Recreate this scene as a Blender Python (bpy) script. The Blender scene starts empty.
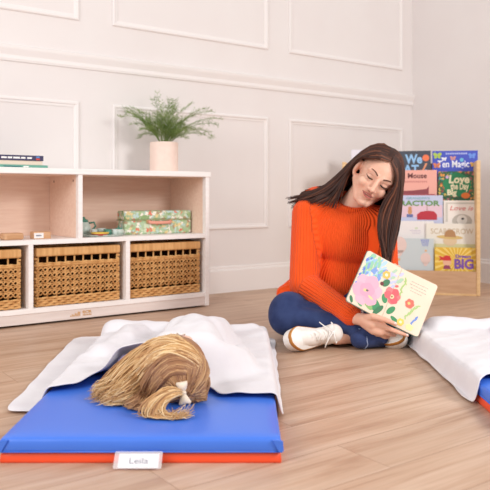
import bpy, bmesh, math, random
import numpy as np
from mathutils import Vector, Matrix, noise, Euler

random.seed(7)
rng = np.random.default_rng(7)
SC = bpy.context.scene
COL = SC.collection
PI = math.pi
V = Vector

# ------------------------------------------------------------------ camera, world, lights, exposure
FPX, CX, CY, HOR, CH = 700.0, 245.0, 245.0, 196.5, 0.58
cam_d = bpy.data.cameras.new('camera')
cam = bpy.data.objects.new('camera', cam_d)
COL.objects.link(cam)
cam.location = (0, 0, CH)
cam.rotation_euler = (PI / 2, 0, 0)
cam_d.sensor_width = 36.0
cam_d.lens = 36.0 * FPX / 490.0
cam_d.shift_y = (HOR - CY) / 490.0
cam_d.dof.use_dof = True
cam_d.dof.focus_distance = 2.35
cam_d.dof.aperture_fstop = 5.6
cam_d.clip_start = 0.05
SC.camera = cam

world = bpy.data.worlds.new('world')
SC.world = world
world.use_nodes = True
bg = world.node_tree.nodes['Background']
bg.inputs[0].default_value = (1.0, 0.982, 0.968, 1)
bg.inputs[1].default_value = 0.62


def area(name, loc, target, size, power, color):
    d = bpy.data.lights.new(name, 'AREA')
    d.shape = 'RECTANGLE'
    d.size, d.size_y = size
    d.energy = power
    d.color = color
    o = bpy.data.objects.new(name, d)
    COL.objects.link(o)
    o.location = loc
    o.rotation_euler = (V(target) - V(loc)).to_track_quat('-Z', 'Y').to_euler()
    return o


area('softbox_key', (2.7, 0.6, 1.95), (0.0, 3.2, 0.4), (0.8, 0.8), 62, (1.0, 0.98, 0.96))
area('softbox_fill', (-2.4, -0.2, 1.9), (-0.1, 3.2, 0.4), (1.6, 1.6), 54, (1.0, 0.99, 0.985))

SC.view_settings.view_transform = 'Standard'
SC.view_settings.look = 'None'
SC.view_settings.gamma = 1.0
SC.view_settings.use_curve_mapping = False
SC.view_settings.exposure = 0.27


# ------------------------------------------------------------------ helpers
def P(px, py, Y):
    """a point of the room at distance Y that the lens sees at (px, py)"""
    return V(((px - CX) / FPX * Y, Y, CH - (py - HOR) / FPX * Y))


def lin(c):
    return tuple((x / 12.92 if x <= 0.04045 else ((x + 0.055) / 1.055) ** 2.4) for x in [v / 255.0 for v in c[:3]]) + (1.0,)


MATS = {}


def mat(name, col, rough=0.6, spec=0.4, var=None, scale=20.0, bump=0.0, bscale=60.0, stretch=None, sss=0.0, sheen=0.0, coat=0.0, trans=0.0, alpha=1.0, detail=3.0):
    if name in MATS:
        return MATS[name]
    m = bpy.data.materials.new(name)
    m.use_nodes = True
    nt = m.node_tree
    b = nt.nodes['Principled BSDF']
    b.inputs['Base Color'].default_value = lin(col)
    b.inputs['Roughness'].default_value = rough
    b.inputs['Specular IOR Level'].default_value = spec
    if sss:
        b.inputs['Subsurface Weight'].default_value = sss
        b.inputs['Subsurface Radius'].default_value = (0.012, 0.005, 0.003)
        b.inputs['Subsurface Scale'].default_value = 0.6
    if sheen:
        b.inputs['Sheen Weight'].default_value = sheen
    if coat:
        b.inputs['Coat Weight'].default_value = coat
        b.inputs['Coat Roughness'].default_value = 0.25
    if trans:
        b.inputs['Transmission Weight'].default_value = trans
    b.inputs['Alpha'].default_value = alpha
    tc = nt.nodes.new('ShaderNodeTexCoord')
    mp = nt.nodes.new('ShaderNodeMapping')
    nt.links.new(tc.outputs['Object'], mp.inputs[0])
    if stretch:
        mp.inputs['Scale'].default_value = stretch
    if var:
        n = nt.nodes.new('ShaderNodeTexNoise')
        n.inputs['Scale'].default_value = scale
        n.inputs['Detail'].default_value = detail
        r = nt.nodes.new('ShaderNodeValToRGB')
        r.color_ramp.elements[0].position = 0.35
        r.color_ramp.elements[1].position = 0.65
        r.color_ramp.elements[0].color = lin(col)
        r.color_ramp.elements[1].color = lin(var)
        nt.links.new(mp.outputs[0], n.inputs['Vector'])
        nt.links.new(n.outputs[0], r.inputs[0])
        nt.links.new(r.outputs[0], b.inputs['Base Color'])
    if bump:
        n2 = nt.nodes.new('ShaderNodeTexNoise')
        n2.inputs['Scale'].default_value = bscale
        n2.inputs['Detail'].default_value = 4
        bp = nt.nodes.new('ShaderNodeBump')
        bp.inputs['Strength'].default_value = bump
        bp.inputs['Distance'].default_value = 0.003
        nt.links.new(mp.outputs[0], n2.inputs['Vector'])
        nt.links.new(n2.outputs[0], bp.inputs['Height'])
        nt.links.new(bp.outputs[0], b.inputs['Normal'])
    MATS[name] = m
    return m


class MB:
    """collects shapes into one mesh"""

    def __init__(self):
        self.bm = bmesh.new()
        self.mi = 0

    def _new(self, verts, faces, M=None, smooth=True):
        vs = [self.bm.verts.new(M @ V(v) if M else v) for v in verts]
        out = []
        for f in faces:
            try:
                fc = self.bm.faces.new([vs[i] for i in f])
                fc.material_index = self.mi
                fc.smooth = smooth
                out.append(fc)
            except ValueError:
                pass
        return vs, out

    def box(self, x0, x1, y0, y1, z0, z1, bevel=0.0, M=None, seg=2):
        t = bmesh.new()
        vs = [t.verts.new(p) for p in [(x0, y0, z0), (x1, y0, z0), (x1, y1, z0), (x0, y1, z0), (x0, y0, z1), (x1, y0, z1), (x1, y1, z1), (x0, y1, z1)]]
        for f in [(3, 2, 1, 0), (4, 5, 6, 7), (0, 1, 5, 4), (1, 2, 6, 5), (2, 3, 7, 6), (3, 0, 4, 7)]:
            t.faces.new([vs[i] for i in f])
        if bevel > 0:
            bmesh.ops.bevel(t, geom=t.edges[:], offset=bevel, segments=seg, affect='EDGES', profile=0.5)
        self.merge(t, M)
        return self

    def merge(self, t, M=None, smooth=False):
        t.verts.index_update()
        self._new([v.co.copy() for v in t.verts], [[v.index for v in f.verts] for f in t.faces], M, smooth)
        t.free()

    def tube(self, pts, rads, seg=8, cap=True, M=None, flat=None):
        pts = [V(p) for p in pts]
        n = len(pts)
        if not hasattr(rads, '__len__'):
            rads = [rads] * n
        verts, faces = [], []
        prev = None
        for i in range(n):
            d = (pts[min(i + 1, n - 1)] - pts[max(i - 1, 0)])
            d = d.normalized() if d.length > 1e-9 else V((0, 0, 1))
            if prev is None:
                a = V((0, 0, 1)) if abs(d.z) < 0.9 else V((1, 0, 0))
                x = d.cross(a).normalized()
            else:
                x = (prev - d * prev.dot(d))
                x = x.normalized() if x.length > 1e-6 else d.orthogonal().normalized()
            prev = x
            y = d.cross(x)
            for k in range(seg):
                a = 2 * PI * k / seg
                verts.append(pts[i] + (x * math.cos(a) + y * math.sin(a) * (flat or 1.0)) * rads[i])
        for i in range(n - 1):
            for k in range(seg):
                faces.append((i * seg + k, i * seg + (k + 1) % seg, (i + 1) * seg + (k + 1) % seg, (i + 1) * seg + k))
        if cap:
            faces.append(tuple(range(seg - 1, -1, -1)))
            faces.append(tuple((n - 1) * seg + k for k in range(seg)))
        self._new(verts, faces, M)
        return self

    def lathe(self, prof, seg=32, M=None):
        verts, faces = [], []
        n = len(prof)
        for (r, z) in prof:
            for k in range(seg):
                a = 2 * PI * k / seg
                verts.append((r * math.cos(a), r * math.sin(a), z))
        for i in range(n - 1):
            for k in range(seg):
                faces.append((i * seg + k, i * seg + (k + 1) % seg, (i + 1) * seg + (k + 1) % seg, (i + 1) * seg + k))
        faces.append(tuple(range(seg - 1, -1, -1)))
        faces.append(tuple((n - 1) * seg + k for k in range(seg)))
        self._new(verts, faces, M)
        return self

    def ell(self, c, r, R=None, u=20, v=12, M=None):
        verts, faces = [], []
        c = V(c)
        if not hasattr(r, '__len__'):
            r = (r, r, r)
        for j in range(1, v):
            t = PI * j / v
            for i in range(u):
                a = 2 * PI * i / u
                p = V((r[0] * math.sin(t) * math.cos(a), r[1] * math.sin(t) * math.sin(a), r[2] * math.cos(t)))
                verts.append(c + (R @ p if R else p))
        top = V((0, 0, r[2])); bot = V((0, 0, -r[2]))
        verts.append(c + (R @ top if R else top)); verts.append(c + (R @ bot if R else bot))
        nt, nb = len(verts) - 2, len(verts) - 1
        for j in range(v - 2):
            for i in range(u):
                faces.append((j * u + i, (j + 1) * u + i, (j + 1) * u + (i + 1) % u, j * u + (i + 1) % u))
        for i in range(u):
            faces.append((nt, i, (i + 1) % u))
            faces.append((nb, (v - 2) * u + (i + 1) % u, (v - 2) * u + i))
        self._new(verts, faces, M)
        return self

    def cap(self, a, b, ra, rb, n=6, seg=16):
        """a tapered rounded limb from a to b"""
        a, b = V(a), V(b)
        d = (b - a).normalized()
        pts, rs = [], []
        for k in range(n):
            t = -1 + k / n
            pts.append(a + d * ra * t); rs.append(ra * math.sqrt(max(1 - t * t, 0.0004)))
        m = 5
        for k in range(m + 1):
            t = k / m
            pts.append(a.lerp(b, t)); rs.append(ra + (rb - ra) * t)
        for k in range(1, n + 1):
            t = k / n
            pts.append(b + d * rb * t); rs.append(rb * math.sqrt(max(1 - t * t, 0.0004)))
        self.tube(pts, rs, seg)
        return self

    def chain(self, pts, rads, seg=14):
        for i in range(len(pts) - 1):
            self.cap(pts[i], pts[i + 1], rads[i], rads[i + 1], 5, seg)
        return self

    def prism(self, poly, y0, y1, M=None):
        """polygon in the local xz plane, extruded from y0 (front) to y1"""
        n = len(poly)
        verts = [(p[0], y0, p[1]) for p in poly] + [(p[0], y1, p[1]) for p in poly]
        faces = [tuple(range(n)), tuple(range(2 * n - 1, n - 1, -1))]
        faces += [(i, n + i, n + (i + 1) % n, (i + 1) % n) for i in range(n)]
        self._new(verts, faces, M, smooth=False)
        return self

    def disc(self, cx, cz, r, y0, y1, n=18, rz=None, wob=0.0, M=None, rot=0.0):
        rz = rz or r
        poly = []
        for k in range(n):
            a = 2 * PI * k / n
            w = 1 + wob * math.sin(5 * a + rot)
            x, z = r * w * math.cos(a), rz * w * math.sin(a)
            poly.append((cx + x * math.cos(rot) - z * math.sin(rot), cz + x * math.sin(rot) + z * math.cos(rot)))
        return self.prism(poly, y0, y1, M)

    def mesh(self, name, mats=None):
        bmesh.ops.recalc_face_normals(self.bm, faces=self.bm.faces[:])
        me = bpy.data.meshes.new(name)
        self.bm.to_mesh(me)
        self.bm.free()
        for m in (mats if isinstance(mats, (list, tuple)) else [mats]):
            if m:
                me.materials.append(m)
        return me

    def build(self, name, mats, parent=None, loc=None, rot=None):
        return link(name, self.mesh(name, mats), parent, loc, rot)


def link(name, me, parent=None, loc=None, rot=None):
    o = bpy.data.objects.new(name, me)
    COL.objects.link(o)
    if parent:
        o.parent = parent
    if loc:
        o.location = loc
    if rot:
        o.rotation_euler = rot
    return o


def tag(o, label=None, cat=None, group=None, kind=None):
    for k, v in (('label', label), ('category', cat), ('group', group), ('kind', kind)):
        if v:
            o[k] = v
    return o


def thing(name, label, cat, loc=(0, 0, 0), rotz=0.0, group=None, rot=None):
    o = bpy.data.objects.new(name, None)
    o.empty_display_size = 0.05
    COL.objects.link(o)
    o.location = loc
    o.rotation_euler = rot if rot else (0, 0, rotz)
    return tag(o, label, cat, group)


def evaluated(o):
    bpy.context.view_layer.update()
    dg = bpy.context.evaluated_depsgraph_get()
    return bpy.data.meshes.new_from_object(o.evaluated_get(dg))


def fuse(mb, voxel, smooth=4, fac=0.5, name='shape'):
    """several overlapping limbs grown together into one continuous surface"""
    me = mb.mesh(name, None)
    o = link(name, me)
    r = o.modifiers.new('r', 'REMESH'); r.mode = 'VOXEL'; r.voxel_size = voxel
    if smooth:
        s = o.modifiers.new('s', 'SMOOTH'); s.iterations = smooth; s.factor = fac
    out = evaluated(o)
    bpy.data.objects.remove(o)
    bpy.data.meshes.remove(me)
    out.name = name
    for p in out.polygons:
        p.use_smooth = True
    return out


def text(body, size, mats, parent, x, z, y=0.0, width=None, bold=0.0, name='lettering', M=None, depth=0.0004, ital=0.0, align='CENTER'):
    """lettering on a front face in the local xz plane; baseline at z"""
    c = bpy.data.curves.new('lettering', 'FONT')
    c.body = body; c.size = size; c.align_x = align; c.extrude = depth; c.offset = bold; c.shear = ital
    c.resolution_u = 3
    o = bpy.data.objects.new('lettering', c)
    COL.objects.link(o)
    me = evaluated(o)
    bpy.data.objects.remove(o)
    bpy.data.curves.remove(c)
    sx = 1.0
    if width and len(me.vertices):
        xs = [v.co.x for v in me.vertices]
        sx = width / max(max(xs) - min(xs), 1e-6)
    T = Matrix.Translation((x, y, z)) @ Matrix.Rotation(PI / 2, 4, 'X') @ Matrix.Scale(sx, 4, (1, 0, 0))
    me.transform(M @ T if M else T)
    me.materials.clear()
    me.materials.append(mats)
    return link(name, me, parent)


def catmull(pts, n):
    pts = [np.array(p, float) for p in pts]
    pts = [2 * pts[0] - pts[1]] + pts + [2 * pts[-1] - pts[-2]]
    segs = len(pts) - 3
    out = []
    for k in range(n):
        t = k / (n - 1) * segs
        i = min(int(t), segs - 1)
        f = t - i
        a, b, c, d = pts[i:i + 4]
        out.append(0.5 * ((2 * b) + (-a + c) * f + (2 * a - 5 * b + 4 * c - d) * f * f + (-a + 3 * b - 3 * c + d) * f ** 3))
    return np.array(out)


# ------------------------------------------------------------------ the room
ANG = math.atan2(0.585, 0.811)
D1 = V((math.cos(ANG), math.sin(ANG), 0))
NN = V((-math.sin(ANG), math.cos(ANG), 0))
PW = V((-0.203, 4.177, 0))
S_C = 1.787
CORNER = PW + D1 * S_C
WALLROT = (0, 0, ANG)

m_wall = mat('wall_paint', (231, 225, 223), 0.7, 0.3, var=(229, 222, 220), scale=3.0, bump=0.04, bscale=250)
m_trim = mat('trim_paint', (235, 229, 227), 0.5, 0.4)


def floor_mat():
    m = bpy.data.materials.new('oak_planks')
    m.use_nodes = True
    nt = m.node_tree
    N, L = nt.nodes.new, nt.links.new
    b = nt.nodes['Principled BSDF']
    tc = N('ShaderNodeTexCoord')
    mp = N('ShaderNodeMapping')
    L(tc.outputs['Object'], mp.inputs[0])
    br = N('ShaderNodeTexBrick')
    br.offset = 0.37
    br.inputs['Scale'].default_value = 1.0
    br.inputs['Mortar Size'].default_value = 0.0011
    br.inputs['Mortar Smooth'].default_value = 0.3
    br.inputs['Brick Width'].default_value = 1.15
    br.inputs['Row Height'].default_value = 0.165
    br.inputs['Color1'].default_value = (0, 0, 0, 1)
    br.inputs['Color2'].default_value = (1, 1, 1, 1)
    br.inputs['Mortar'].default_value = (0.5, 0.5, 0.5, 1)
    L(mp.outputs[0], br.inputs['Vector'])
    # each plank shifts the grain
    mul = N('ShaderNodeVectorMath'); mul.operation = 'MULTIPLY_ADD'
    mul.inputs[1].default_value = (7.0, 3.0, 5.0)
    L(br.outputs['Color'], mul.inputs[0]); L(mp.outputs[0], mul.inputs[2])
    mp2 = N('ShaderNodeMapping'); mp2.inputs['Scale'].default_value = (1.3, 13.0, 1.0)
    L(mul.outputs[0], mp2.inputs[0])
    n1 = N('ShaderNodeTexNoise'); n1.inputs['Scale'].default_value = 1.6; n1.inputs['Detail'].default_value = 6; n1.inputs['Distortion'].default_value = 0.7
    L(mp2.outputs[0], n1.inputs['Vector'])
    mp3 = N('ShaderNodeMapping'); mp3.inputs['Scale'].default_value = (3.0, 90.0, 1.0)
    L(mul.outputs[0], mp3.inputs[0])
    n2 = N('ShaderNodeTexNoise'); n2.inputs['Scale'].default_value = 1.5; n2.inputs['Detail'].default_value = 3
    L(mp3.outputs[0], n2.inputs['Vector'])
    r1 = N('ShaderNodeValToRGB')
    e = r1.color_ramp.elements
    e[0].position = 0.30; e[0].color = lin((178, 141, 116))
    e[1].position = 0.66; e[1].color = lin((209, 179, 156))
    k = e.new(0.45); k.color = lin((197, 163, 138))
    L(n1.outputs[0], r1.inputs[0])
    mx = N('ShaderNodeMix'); mx.data_type = 'RGBA'; mx.blend_type = 'MULTIPLY'; mx.inputs[0].default_value = 0.55
    r2 = N('ShaderNodeValToRGB')
    r2.color_ramp.elements[0].position = 0.3; r2.color_ramp.elements[0].color = (0.80, 0.77, 0.74, 1)
    r2.color_ramp.elements[1].position = 0.6; r2.color_ramp.elements[1].color = (1, 1, 1, 1)
    L(n2.outputs[0], r2.inputs[0])
    L(r1.outputs[0], mx.inputs[6]); L(r2.outputs[0], mx.inputs[7])
    # plank tone
    r3 = N('ShaderNodeValToRGB')
    r3.color_ramp.elements[0].color = (0.90, 0.89, 0.88, 1); r3.color_ramp.elements[1].color = (1.0, 1.0, 1.0, 1)
    L(br.outputs['Color'], r3.inputs[0])
    mx2 = N('ShaderNodeMix'); mx2.data_type = 'RGBA'; mx2.blend_type = 'MULTIPLY'; mx2.inputs[0].default_value = 1.0
    L(mx.outputs[2], mx2.inputs[6]); L(r3.outputs[0], mx2.inputs[7])
    mx3 = N('ShaderNodeMix'); mx3.data_type = 'RGBA'
    mx3.inputs[7].default_value = lin((140, 104, 82))
    mm = N('ShaderNodeMath'); mm.operation = 'MULTIPLY'; mm.inputs[1].default_value = 0.65
    L(br.outputs['Fac'], mm.inputs[0]); L(mm.outputs[0], mx3.inputs[0]); L(mx2.outputs[2], mx3.inputs[6])
    L(mx3.outputs[2], b.inputs['Base Color'])
    b.inputs['Roughness'].default_value = 0.42
    b.inputs['Specular IOR Level'].default_value = 0.35
    bp = N('ShaderNodeBump'); bp.inputs['Strength'].default_value = 0.15; bp.inputs['Distance'].default_value = 0.001
    L(n2.outputs[0], bp.inputs['Height']); L(bp.outputs[0], b.inputs['Normal'])
    return m


fl = MB().box(-3.6, 3.4, -6.2, 0.05, -0.06, 0.0).build('floor', floor_mat(), loc=PW, rot=WALLROT)
tag(fl, kind='structure')
WH = 2.7
wl = MB().box(-3.6, S_C + 0.1, 0, 0.1, -0.06, WH).build('wall_left', m_wall, loc=PW, rot=WALLROT)
tag(wl, kind='structure')
wr = MB().box(S_C, S_C + 0.1, -5.6, 0.0, -0.06, WH).build('wall_right', m_wall, loc=PW, rot=WALLROT)
tag(wr, kind='structure')


def baseboard(mb, along, a, b):
    prof = [(0, 0), (-0.016, 0), (-0.016, 0.130), (-0.013, 0.138), (-0.008, 0.141), (-0.008, 0.152), (-0.004, 0.158), (0, 0.158)]
    vs, fs = [], []
    for t in (a, b):
        for (d, z) in prof:
            vs.append((t, d, z) if along == 'x' else (S_C + d, t, z))
    n = len(prof)
    for i in range(n):
        fs.append((i, (i + 1) % n, n + (i + 1) % n, n + i))
    fs += [tuple(range(n)), tuple(range(2 * n - 1, n - 1, -1))]
    mb._new(vs, fs, None, False)
    return mb


bb = baseboard(MB(), 'x', -3.6, S_C - 0.0165).build('baseboard_left', m_trim, loc=PW, rot=WALLROT); tag(bb, kind='structure')
bb = baseboard(MB(), 'y', -5.6, 0.0).build('baseboard_right', m_trim, loc=PW, rot=WALLROT); tag(bb, kind='structure')


def wall_s(px):
    k = (px - CX) / FPX
    return (PW.x - k * PW.y) / (k * D1.y - D1.x)


def wall_z(px, py):
    s = wall_s(px)
    Y = PW.y + D1.y * s
    return CH - (py - HOR) / FPX * Y


def moulding(mb, s0, s1, z0, z1, w=0.030, d=0.012):
    """a picture-frame moulding with mitred corners, on the wall"""
    steps = [(0, 0), (0.0, d * 0.7), (0.2 * w, d), (0.45 * w, d * 0.95), (0.6 * w, d * 0.5), (w, d * 0.35), (w, 0)]
    vs, fs = [], []
    for (o, h) in steps:
        for (s, z) in ((s0 + o, z0 + o), (s1 - o, z0 + o), (s1 - o, z1 - o), (s0 + o, z1 - o)):
            vs.append((s, -h, z))
    for i in range(len(steps) - 1):
        for k in range(4):
            fs.append((i * 4 + k, i * 4 + (k + 1) % 4, (i + 1) * 4 + (k + 1) % 4, (i + 1) * 4 + k))
    mb._new(vs, fs, None, False)
    return mb


z_lo_top = wall_z(200, 112.0)
z_lo_bot = wall_z(262, 228.0)
z_hi_bot = wall_z(78, 20.5)
z_rail0, z_rail1 = wall_z(140, 75.5), wall_z(140, 61.0)
pan = [(-3.0, wall_s(78.5)), (wall_s(112.0), wall_s(267.5)), (wall_s(288.5), wall_s(402.0))]
i = 1
for (a, b) in pan:
    for (z0, z1) in ((z_lo_bot, z_lo_top), (z_hi_bot, 2.45)):
        tag(moulding(MB(), a, b, z0, z1).build('trim_%d' % i, m_trim, loc=PW, rot=WALLROT), kind='structure')
        i += 1
rail = MB()
rz0, rz1 = z_rail0, z_rail1
prof = [(0, rz0), (-0.008, rz0), (-0.012, rz0 + 0.012), (-0.010, rz0 + 0.03), (-0.022, rz1 - 0.02), (-0.024, rz1 - 0.006), (-0.016, rz1), (0, rz1)]
vs = [(t, d, z) for t in (-3.6, S_C) for (d, z) in prof]
n = len(prof)
rail._new(vs, [(i, (i + 1) % n, n + (i + 1) % n, n + i) for i in range(n)] + [tuple(range(n)), tuple(range(2 * n - 1, n - 1, -1))], None, False)
tag(rail.build('trim_7', m_trim, loc=PW, rot=WALLROT), kind='structure')

# ------------------------------------------------------------------ storage shelf
P0 = V((-0.188, 3.684, 0))
SL, SD, SH = 1.437, 0.385, 0.709
m_sfront = mat('whitewashed_edge', (248, 243, 241), 0.5, 0.35, var=(243, 236, 233), scale=8, stretch=(1, 8, 8))
m_sply = mat('whitewashed_birch', (246, 217, 198), 0.6, 0.3, var=(239, 206, 186), scale=5, stretch=(1.2, 14, 14))
m_skick = mat('kick_board', (233, 222, 217), 0.55, 0.3, var=(224, 210, 204), scale=5, stretch=(1, 14, 14))
m_screw = mat('screw_cap', (150, 118, 100), 0.4, 0.5)
m_logo = mat('printed_logo', (204, 160, 112), 0.6, 0.3)
shelf = thing('storage_shelf', 'low whitewashed wood cubby shelf with three wicker baskets, against the panelled wall', 'shelf', P0, ANG)
# local x runs along the front from the far right end at 0 to the near end at -SL; y goes back to the wall
for x0, x1 in ((-0.022, 0.0), (-SL, -SL + 0.022)):
    MB().box(x0, x1, 0, SD, 0.008, 0.682, 0.002).build('side_panel', m_sfront, shelf)
MB().box(-SL - 0.004, 0.008, -0.004, SD + 0.002, 0.682, SH, 0.003).build('top_board', m_sfront, shelf)
MB().box(-SL + 0.022, -0.022, 0.002, SD - 0.012, 0.363, 0.385, 0.0015).build('middle_board', m_sfront, shelf)
MB().box(-SL + 0.022, -0.022, 0.002, SD - 0.012, 0.055, 0.077, 0.0015).build('bottom_board', m_sfront, shelf)
MB().box(-SL + 0.022, -0.022, SD - 0.012, SD - 0.004, 0.03, 0.682).build('back_panel', m_sply, shelf)
kick = MB().box(-SL + 0.022, -0.022, 0.006, 0.022, 0.010, 0.055, 0.001).build('kick_panel', m_skick, shelf)
uc = -0.7135
dv = MB().box(uc - 0.011, uc + 0.011, 0.002, SD - 0.012, 0.385, 0.682, 0.0015).build('divider', m_sfront, shelf)
for xd in (-0.4690, -0.9470):
    MB().box(xd - 0.011, xd + 0.011, 0.002, SD - 0.012, 0.077, 0.363, 0.0015).build('divider', m_sfront, shelf)
for yy in (0.06, 0.31):
    MB().lathe([(0.006, 0), (0.006, 0.002), (0.004, 0.003)], 12, Matrix.Translation((uc - 0.011, yy, 0.655)) @ Matrix.Rotation(-PI / 2, 4, 'Y')).build('screw_cap', m_screw, dv)
# liners of bare birch on the inner faces are the divider's own thickness: thin veneers
MB().box(uc - 0.0122, uc - 0.0112, 0.03, SD - 0.013, 0.386, 0.681).build('veneer', m_sply, dv)
MB().box(-0.0232, -0.0222, 0.03, SD - 0.013, 0.386, 0.681).build('veneer', m_sply, shelf)
MB().box(-SL + 0.024, uc - 0.013, 0.03, SD - 0.013, 0.6808, 0.6818).build('veneer', m_sply, shelf)
MB().box(uc + 0.012, -0.0235, 0.03, SD - 0.013, 0.6808, 0.6818).build('veneer', m_sply, shelf)
for xx in (-0.06, -SL + 0.06):
    for yy in (0.06, SD - 0.06):
        MB().lathe([(0.018, 0), (0.018, 0.012)], 14, Matrix.Translation((xx, yy, 0))).build('foot', mat('dark_rubber', (40, 36, 34), 0.7), shelf)
    MB().box(xx - 0.03, xx + 0.03, 0.03, SD - 0.03, 0.010, 0.056).build('runner', m_skick, shelf)
# the little printed mark on the kick panel: rising bars and two lines of letters
lg = MB()
xl = -0.762
for k in range(7):
    h = [0.006, 0.011, 0.009, 0.016, 0.013, 0.021, 0.020][k]
    lg.box(xl + k * 0.0072, xl + k * 0.0072 + 0.005, 0.0052, 0.0062, 0.022, 0.022 + h)
lg.build('logo_bars', m_logo, kick)
text('ECR', 0.017, m_logo, kick, xl + 0.082, 0.033, 0.0056, width=0.046, bold=0.0008)
text('4kids', 0.010, m_logo, kick, xl + 0.082, 0.0225, 0.0056, width=0.046, bold=0.0004)

# ------------------------------------------------------------------ wicker baskets
m_wick = mat('water_hyacinth', (222, 172, 112), 0.6, 0.3, var=(196, 142, 84), scale=38, bump=0.5, bscale=160)
m_wick2 = mat('water_hyacinth_band', (224, 174, 116), 0.6, 0.3, var=(204, 150, 92), scale=22, stretch=(3, 1, 0.3), bump=0.4, bscale=120)
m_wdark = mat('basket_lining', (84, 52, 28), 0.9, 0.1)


def make_basket(label, x_center, w=0.418):
    d, h = 0.325, 0.268
    b = thing('wicker_basket', label, 'basket', group='wicker baskets in the shelf')
    b.matrix_world = shelf_M @ Matrix.Translation((x_center, 0.022, 0.0775))
    hw = w / 2
    # inner shell: four thin walls and a bottom
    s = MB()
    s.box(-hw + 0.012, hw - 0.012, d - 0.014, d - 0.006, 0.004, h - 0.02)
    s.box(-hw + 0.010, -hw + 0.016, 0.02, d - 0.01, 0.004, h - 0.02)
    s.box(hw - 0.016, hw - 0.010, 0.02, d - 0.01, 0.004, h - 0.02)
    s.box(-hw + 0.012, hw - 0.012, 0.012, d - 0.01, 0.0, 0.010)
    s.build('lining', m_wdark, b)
    # rim: a fat wrapped band around all four sides
    r = MB()
    for (x0, x1, y0, y1) in ((-hw, hw, -0.004, 0.018), (-hw, hw, d - 0.02, d), (-hw, -hw + 0.022, 0.0, d), (hw - 0.022, hw, 0.0, d)):
        r.box(x0, x1, y0, y1, h - 0.040, h, 0.008, seg=3)
    r.build('rim', m_wick2, b)
    st = MB()
    n = 9
    xs = [-hw + 0.014 + (w - 0.028) * k / n for k in range(n + 1)]
    for x in xs:
        st.tube([(x, 0.011, 0.006), (x, 0.010, h - 0.03)], 0.0042, 6)
    for k in range(8):
        y = 0.03 + (d - 0.05) * k / 7
        for x in (-hw + 0.007, hw - 0.007):
            st.tube([(x, y, 0.006), (x, y, h - 0.03)], 0.0042, 6)
    st.build('stakes', m_wick, b)
    wv = MB()

    def run(z, amp, ph, rad, y, per, xa=-hw + 0.004, xb=hw - 0.004):
        pts = []
        m = 72
        for k in range(m + 1):
            x = xa + (xb - xa) * k / m
            a = 2 * PI * (x - xs[0]) / per + ph
            pts.append((x, y + 0.004 * math.cos(a + PI / 2), z + amp * math.sin(a)))
        wv.tube(pts, rad, 6)
    step = xs[1] - xs[0]
    rows = 5
    zb, zt = 0.050, h - 0.087
    # openwork: pairs of counter-waving strands that meet between the eyelets
    for q in range(rows):
        z = zb + (zt - zb) * (q + 0.5) / rows
        dz = (zt - zb) / rows
        run(z, dz * 0.38, 0, 0.0036, 0.005, step * 1.0)
        run(z, dz * 0.38, PI, 0.0036, 0.009, step * 1.0)
        run(z + dz * 0.5, 0.0012, 0, 0.0026, 0.007, step)
    for z in (h - 0.072, h - 0.080):
        run(z, 0.0015, 0, 0.0058, 0.006, step)
    for q in range(4):
        run(0.007 + q * 0.0105, 0.0018, q * PI, 0.0062, 0.006, step)
    wv.build('front_weave', m_wick, b)
    for sx in (-1, 1):
        sw = MB()
        for q in range(15):
            z = 0.008 + q * 0.0150
            if z > h - 0.045:
                break
            pts = [(sx * (hw - 0.006 + 0.004 * math.sin(k * 1.4 + q * PI)), 0.006 + (d - 0.012) * k / 24, z) for k in range(25)]
            sw.tube(pts, 0.0062, 6)
        sw.build('side_weave', m_wick, b)
    return b


shelf_M = Matrix.Translation(P0) @ Matrix.Rotation(ANG, 4, 'Z')


def copy_tree(o, parent=None):
    c = o.copy()
    COL.objects.link(c)
    c.parent = parent
    for ch in [x for x in SC.objects if x.parent == o]:
        copy_tree(ch, c)
    return c


bk = make_basket('wicker basket below the floral case, at the far end of the shelf', -(0.022 + 0.4690) / 2 - 0.004)
for xc, lb in ((-(0.4690 + 0.9470) / 2 - 0.002, 'middle wicker basket, above the small printed mark on the shelf'),
               (-(0.9470 + SL) / 2, 'wicker basket cut by the picture edge, under the two small wooden blocks')):
    c = copy_tree(bk)
    c['label'] = lb
    c.matrix_world = shelf_M @ Matrix.Translation((xc, 0.022, 0.0775))
# ------------------------------------------------------------------ things on the shelf
def on_shelf(x, y, z):
    return shelf_M @ V((x, y, z))


def shelf_x(px, y):
    """local x on the shelf at depth y, for a column of the lens"""
    k = (px - CX) / FPX
    a = P0 + NN * y
    return (a.x - k * a.y) / (k * D1.y - D1.x)


# books lying on top
m_page = mat('book_pages', (238, 226, 208), 0.8, 0.2, var=(224, 210, 190), scale=300, stretch=(0.02, 0.02, 1))


def flat_book(label, x1, y0, w, d, z, h, cov, spine_txt=None, tcol=None, rz=0.0):
    b = thing('book', label, 'book', on_shelf(x1, y0, z), ANG + rz, group='books lying on the shelf top')
    MB().box(-w + 0.003, -0.003, 0.004, d - 0.004, 0.0015, h - 0.0015).build('pages', m_page, b)
    c = MB()
    c.box(-w, 0, 0, d, 0, 0.0018); c.box(-w, 0, 0, d, h - 0.0018, h)
    c.box(-w, 0, -0.002, 0.003, 0, h, 0.0012)
    c.build('cover', cov, b)
    return b


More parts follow.
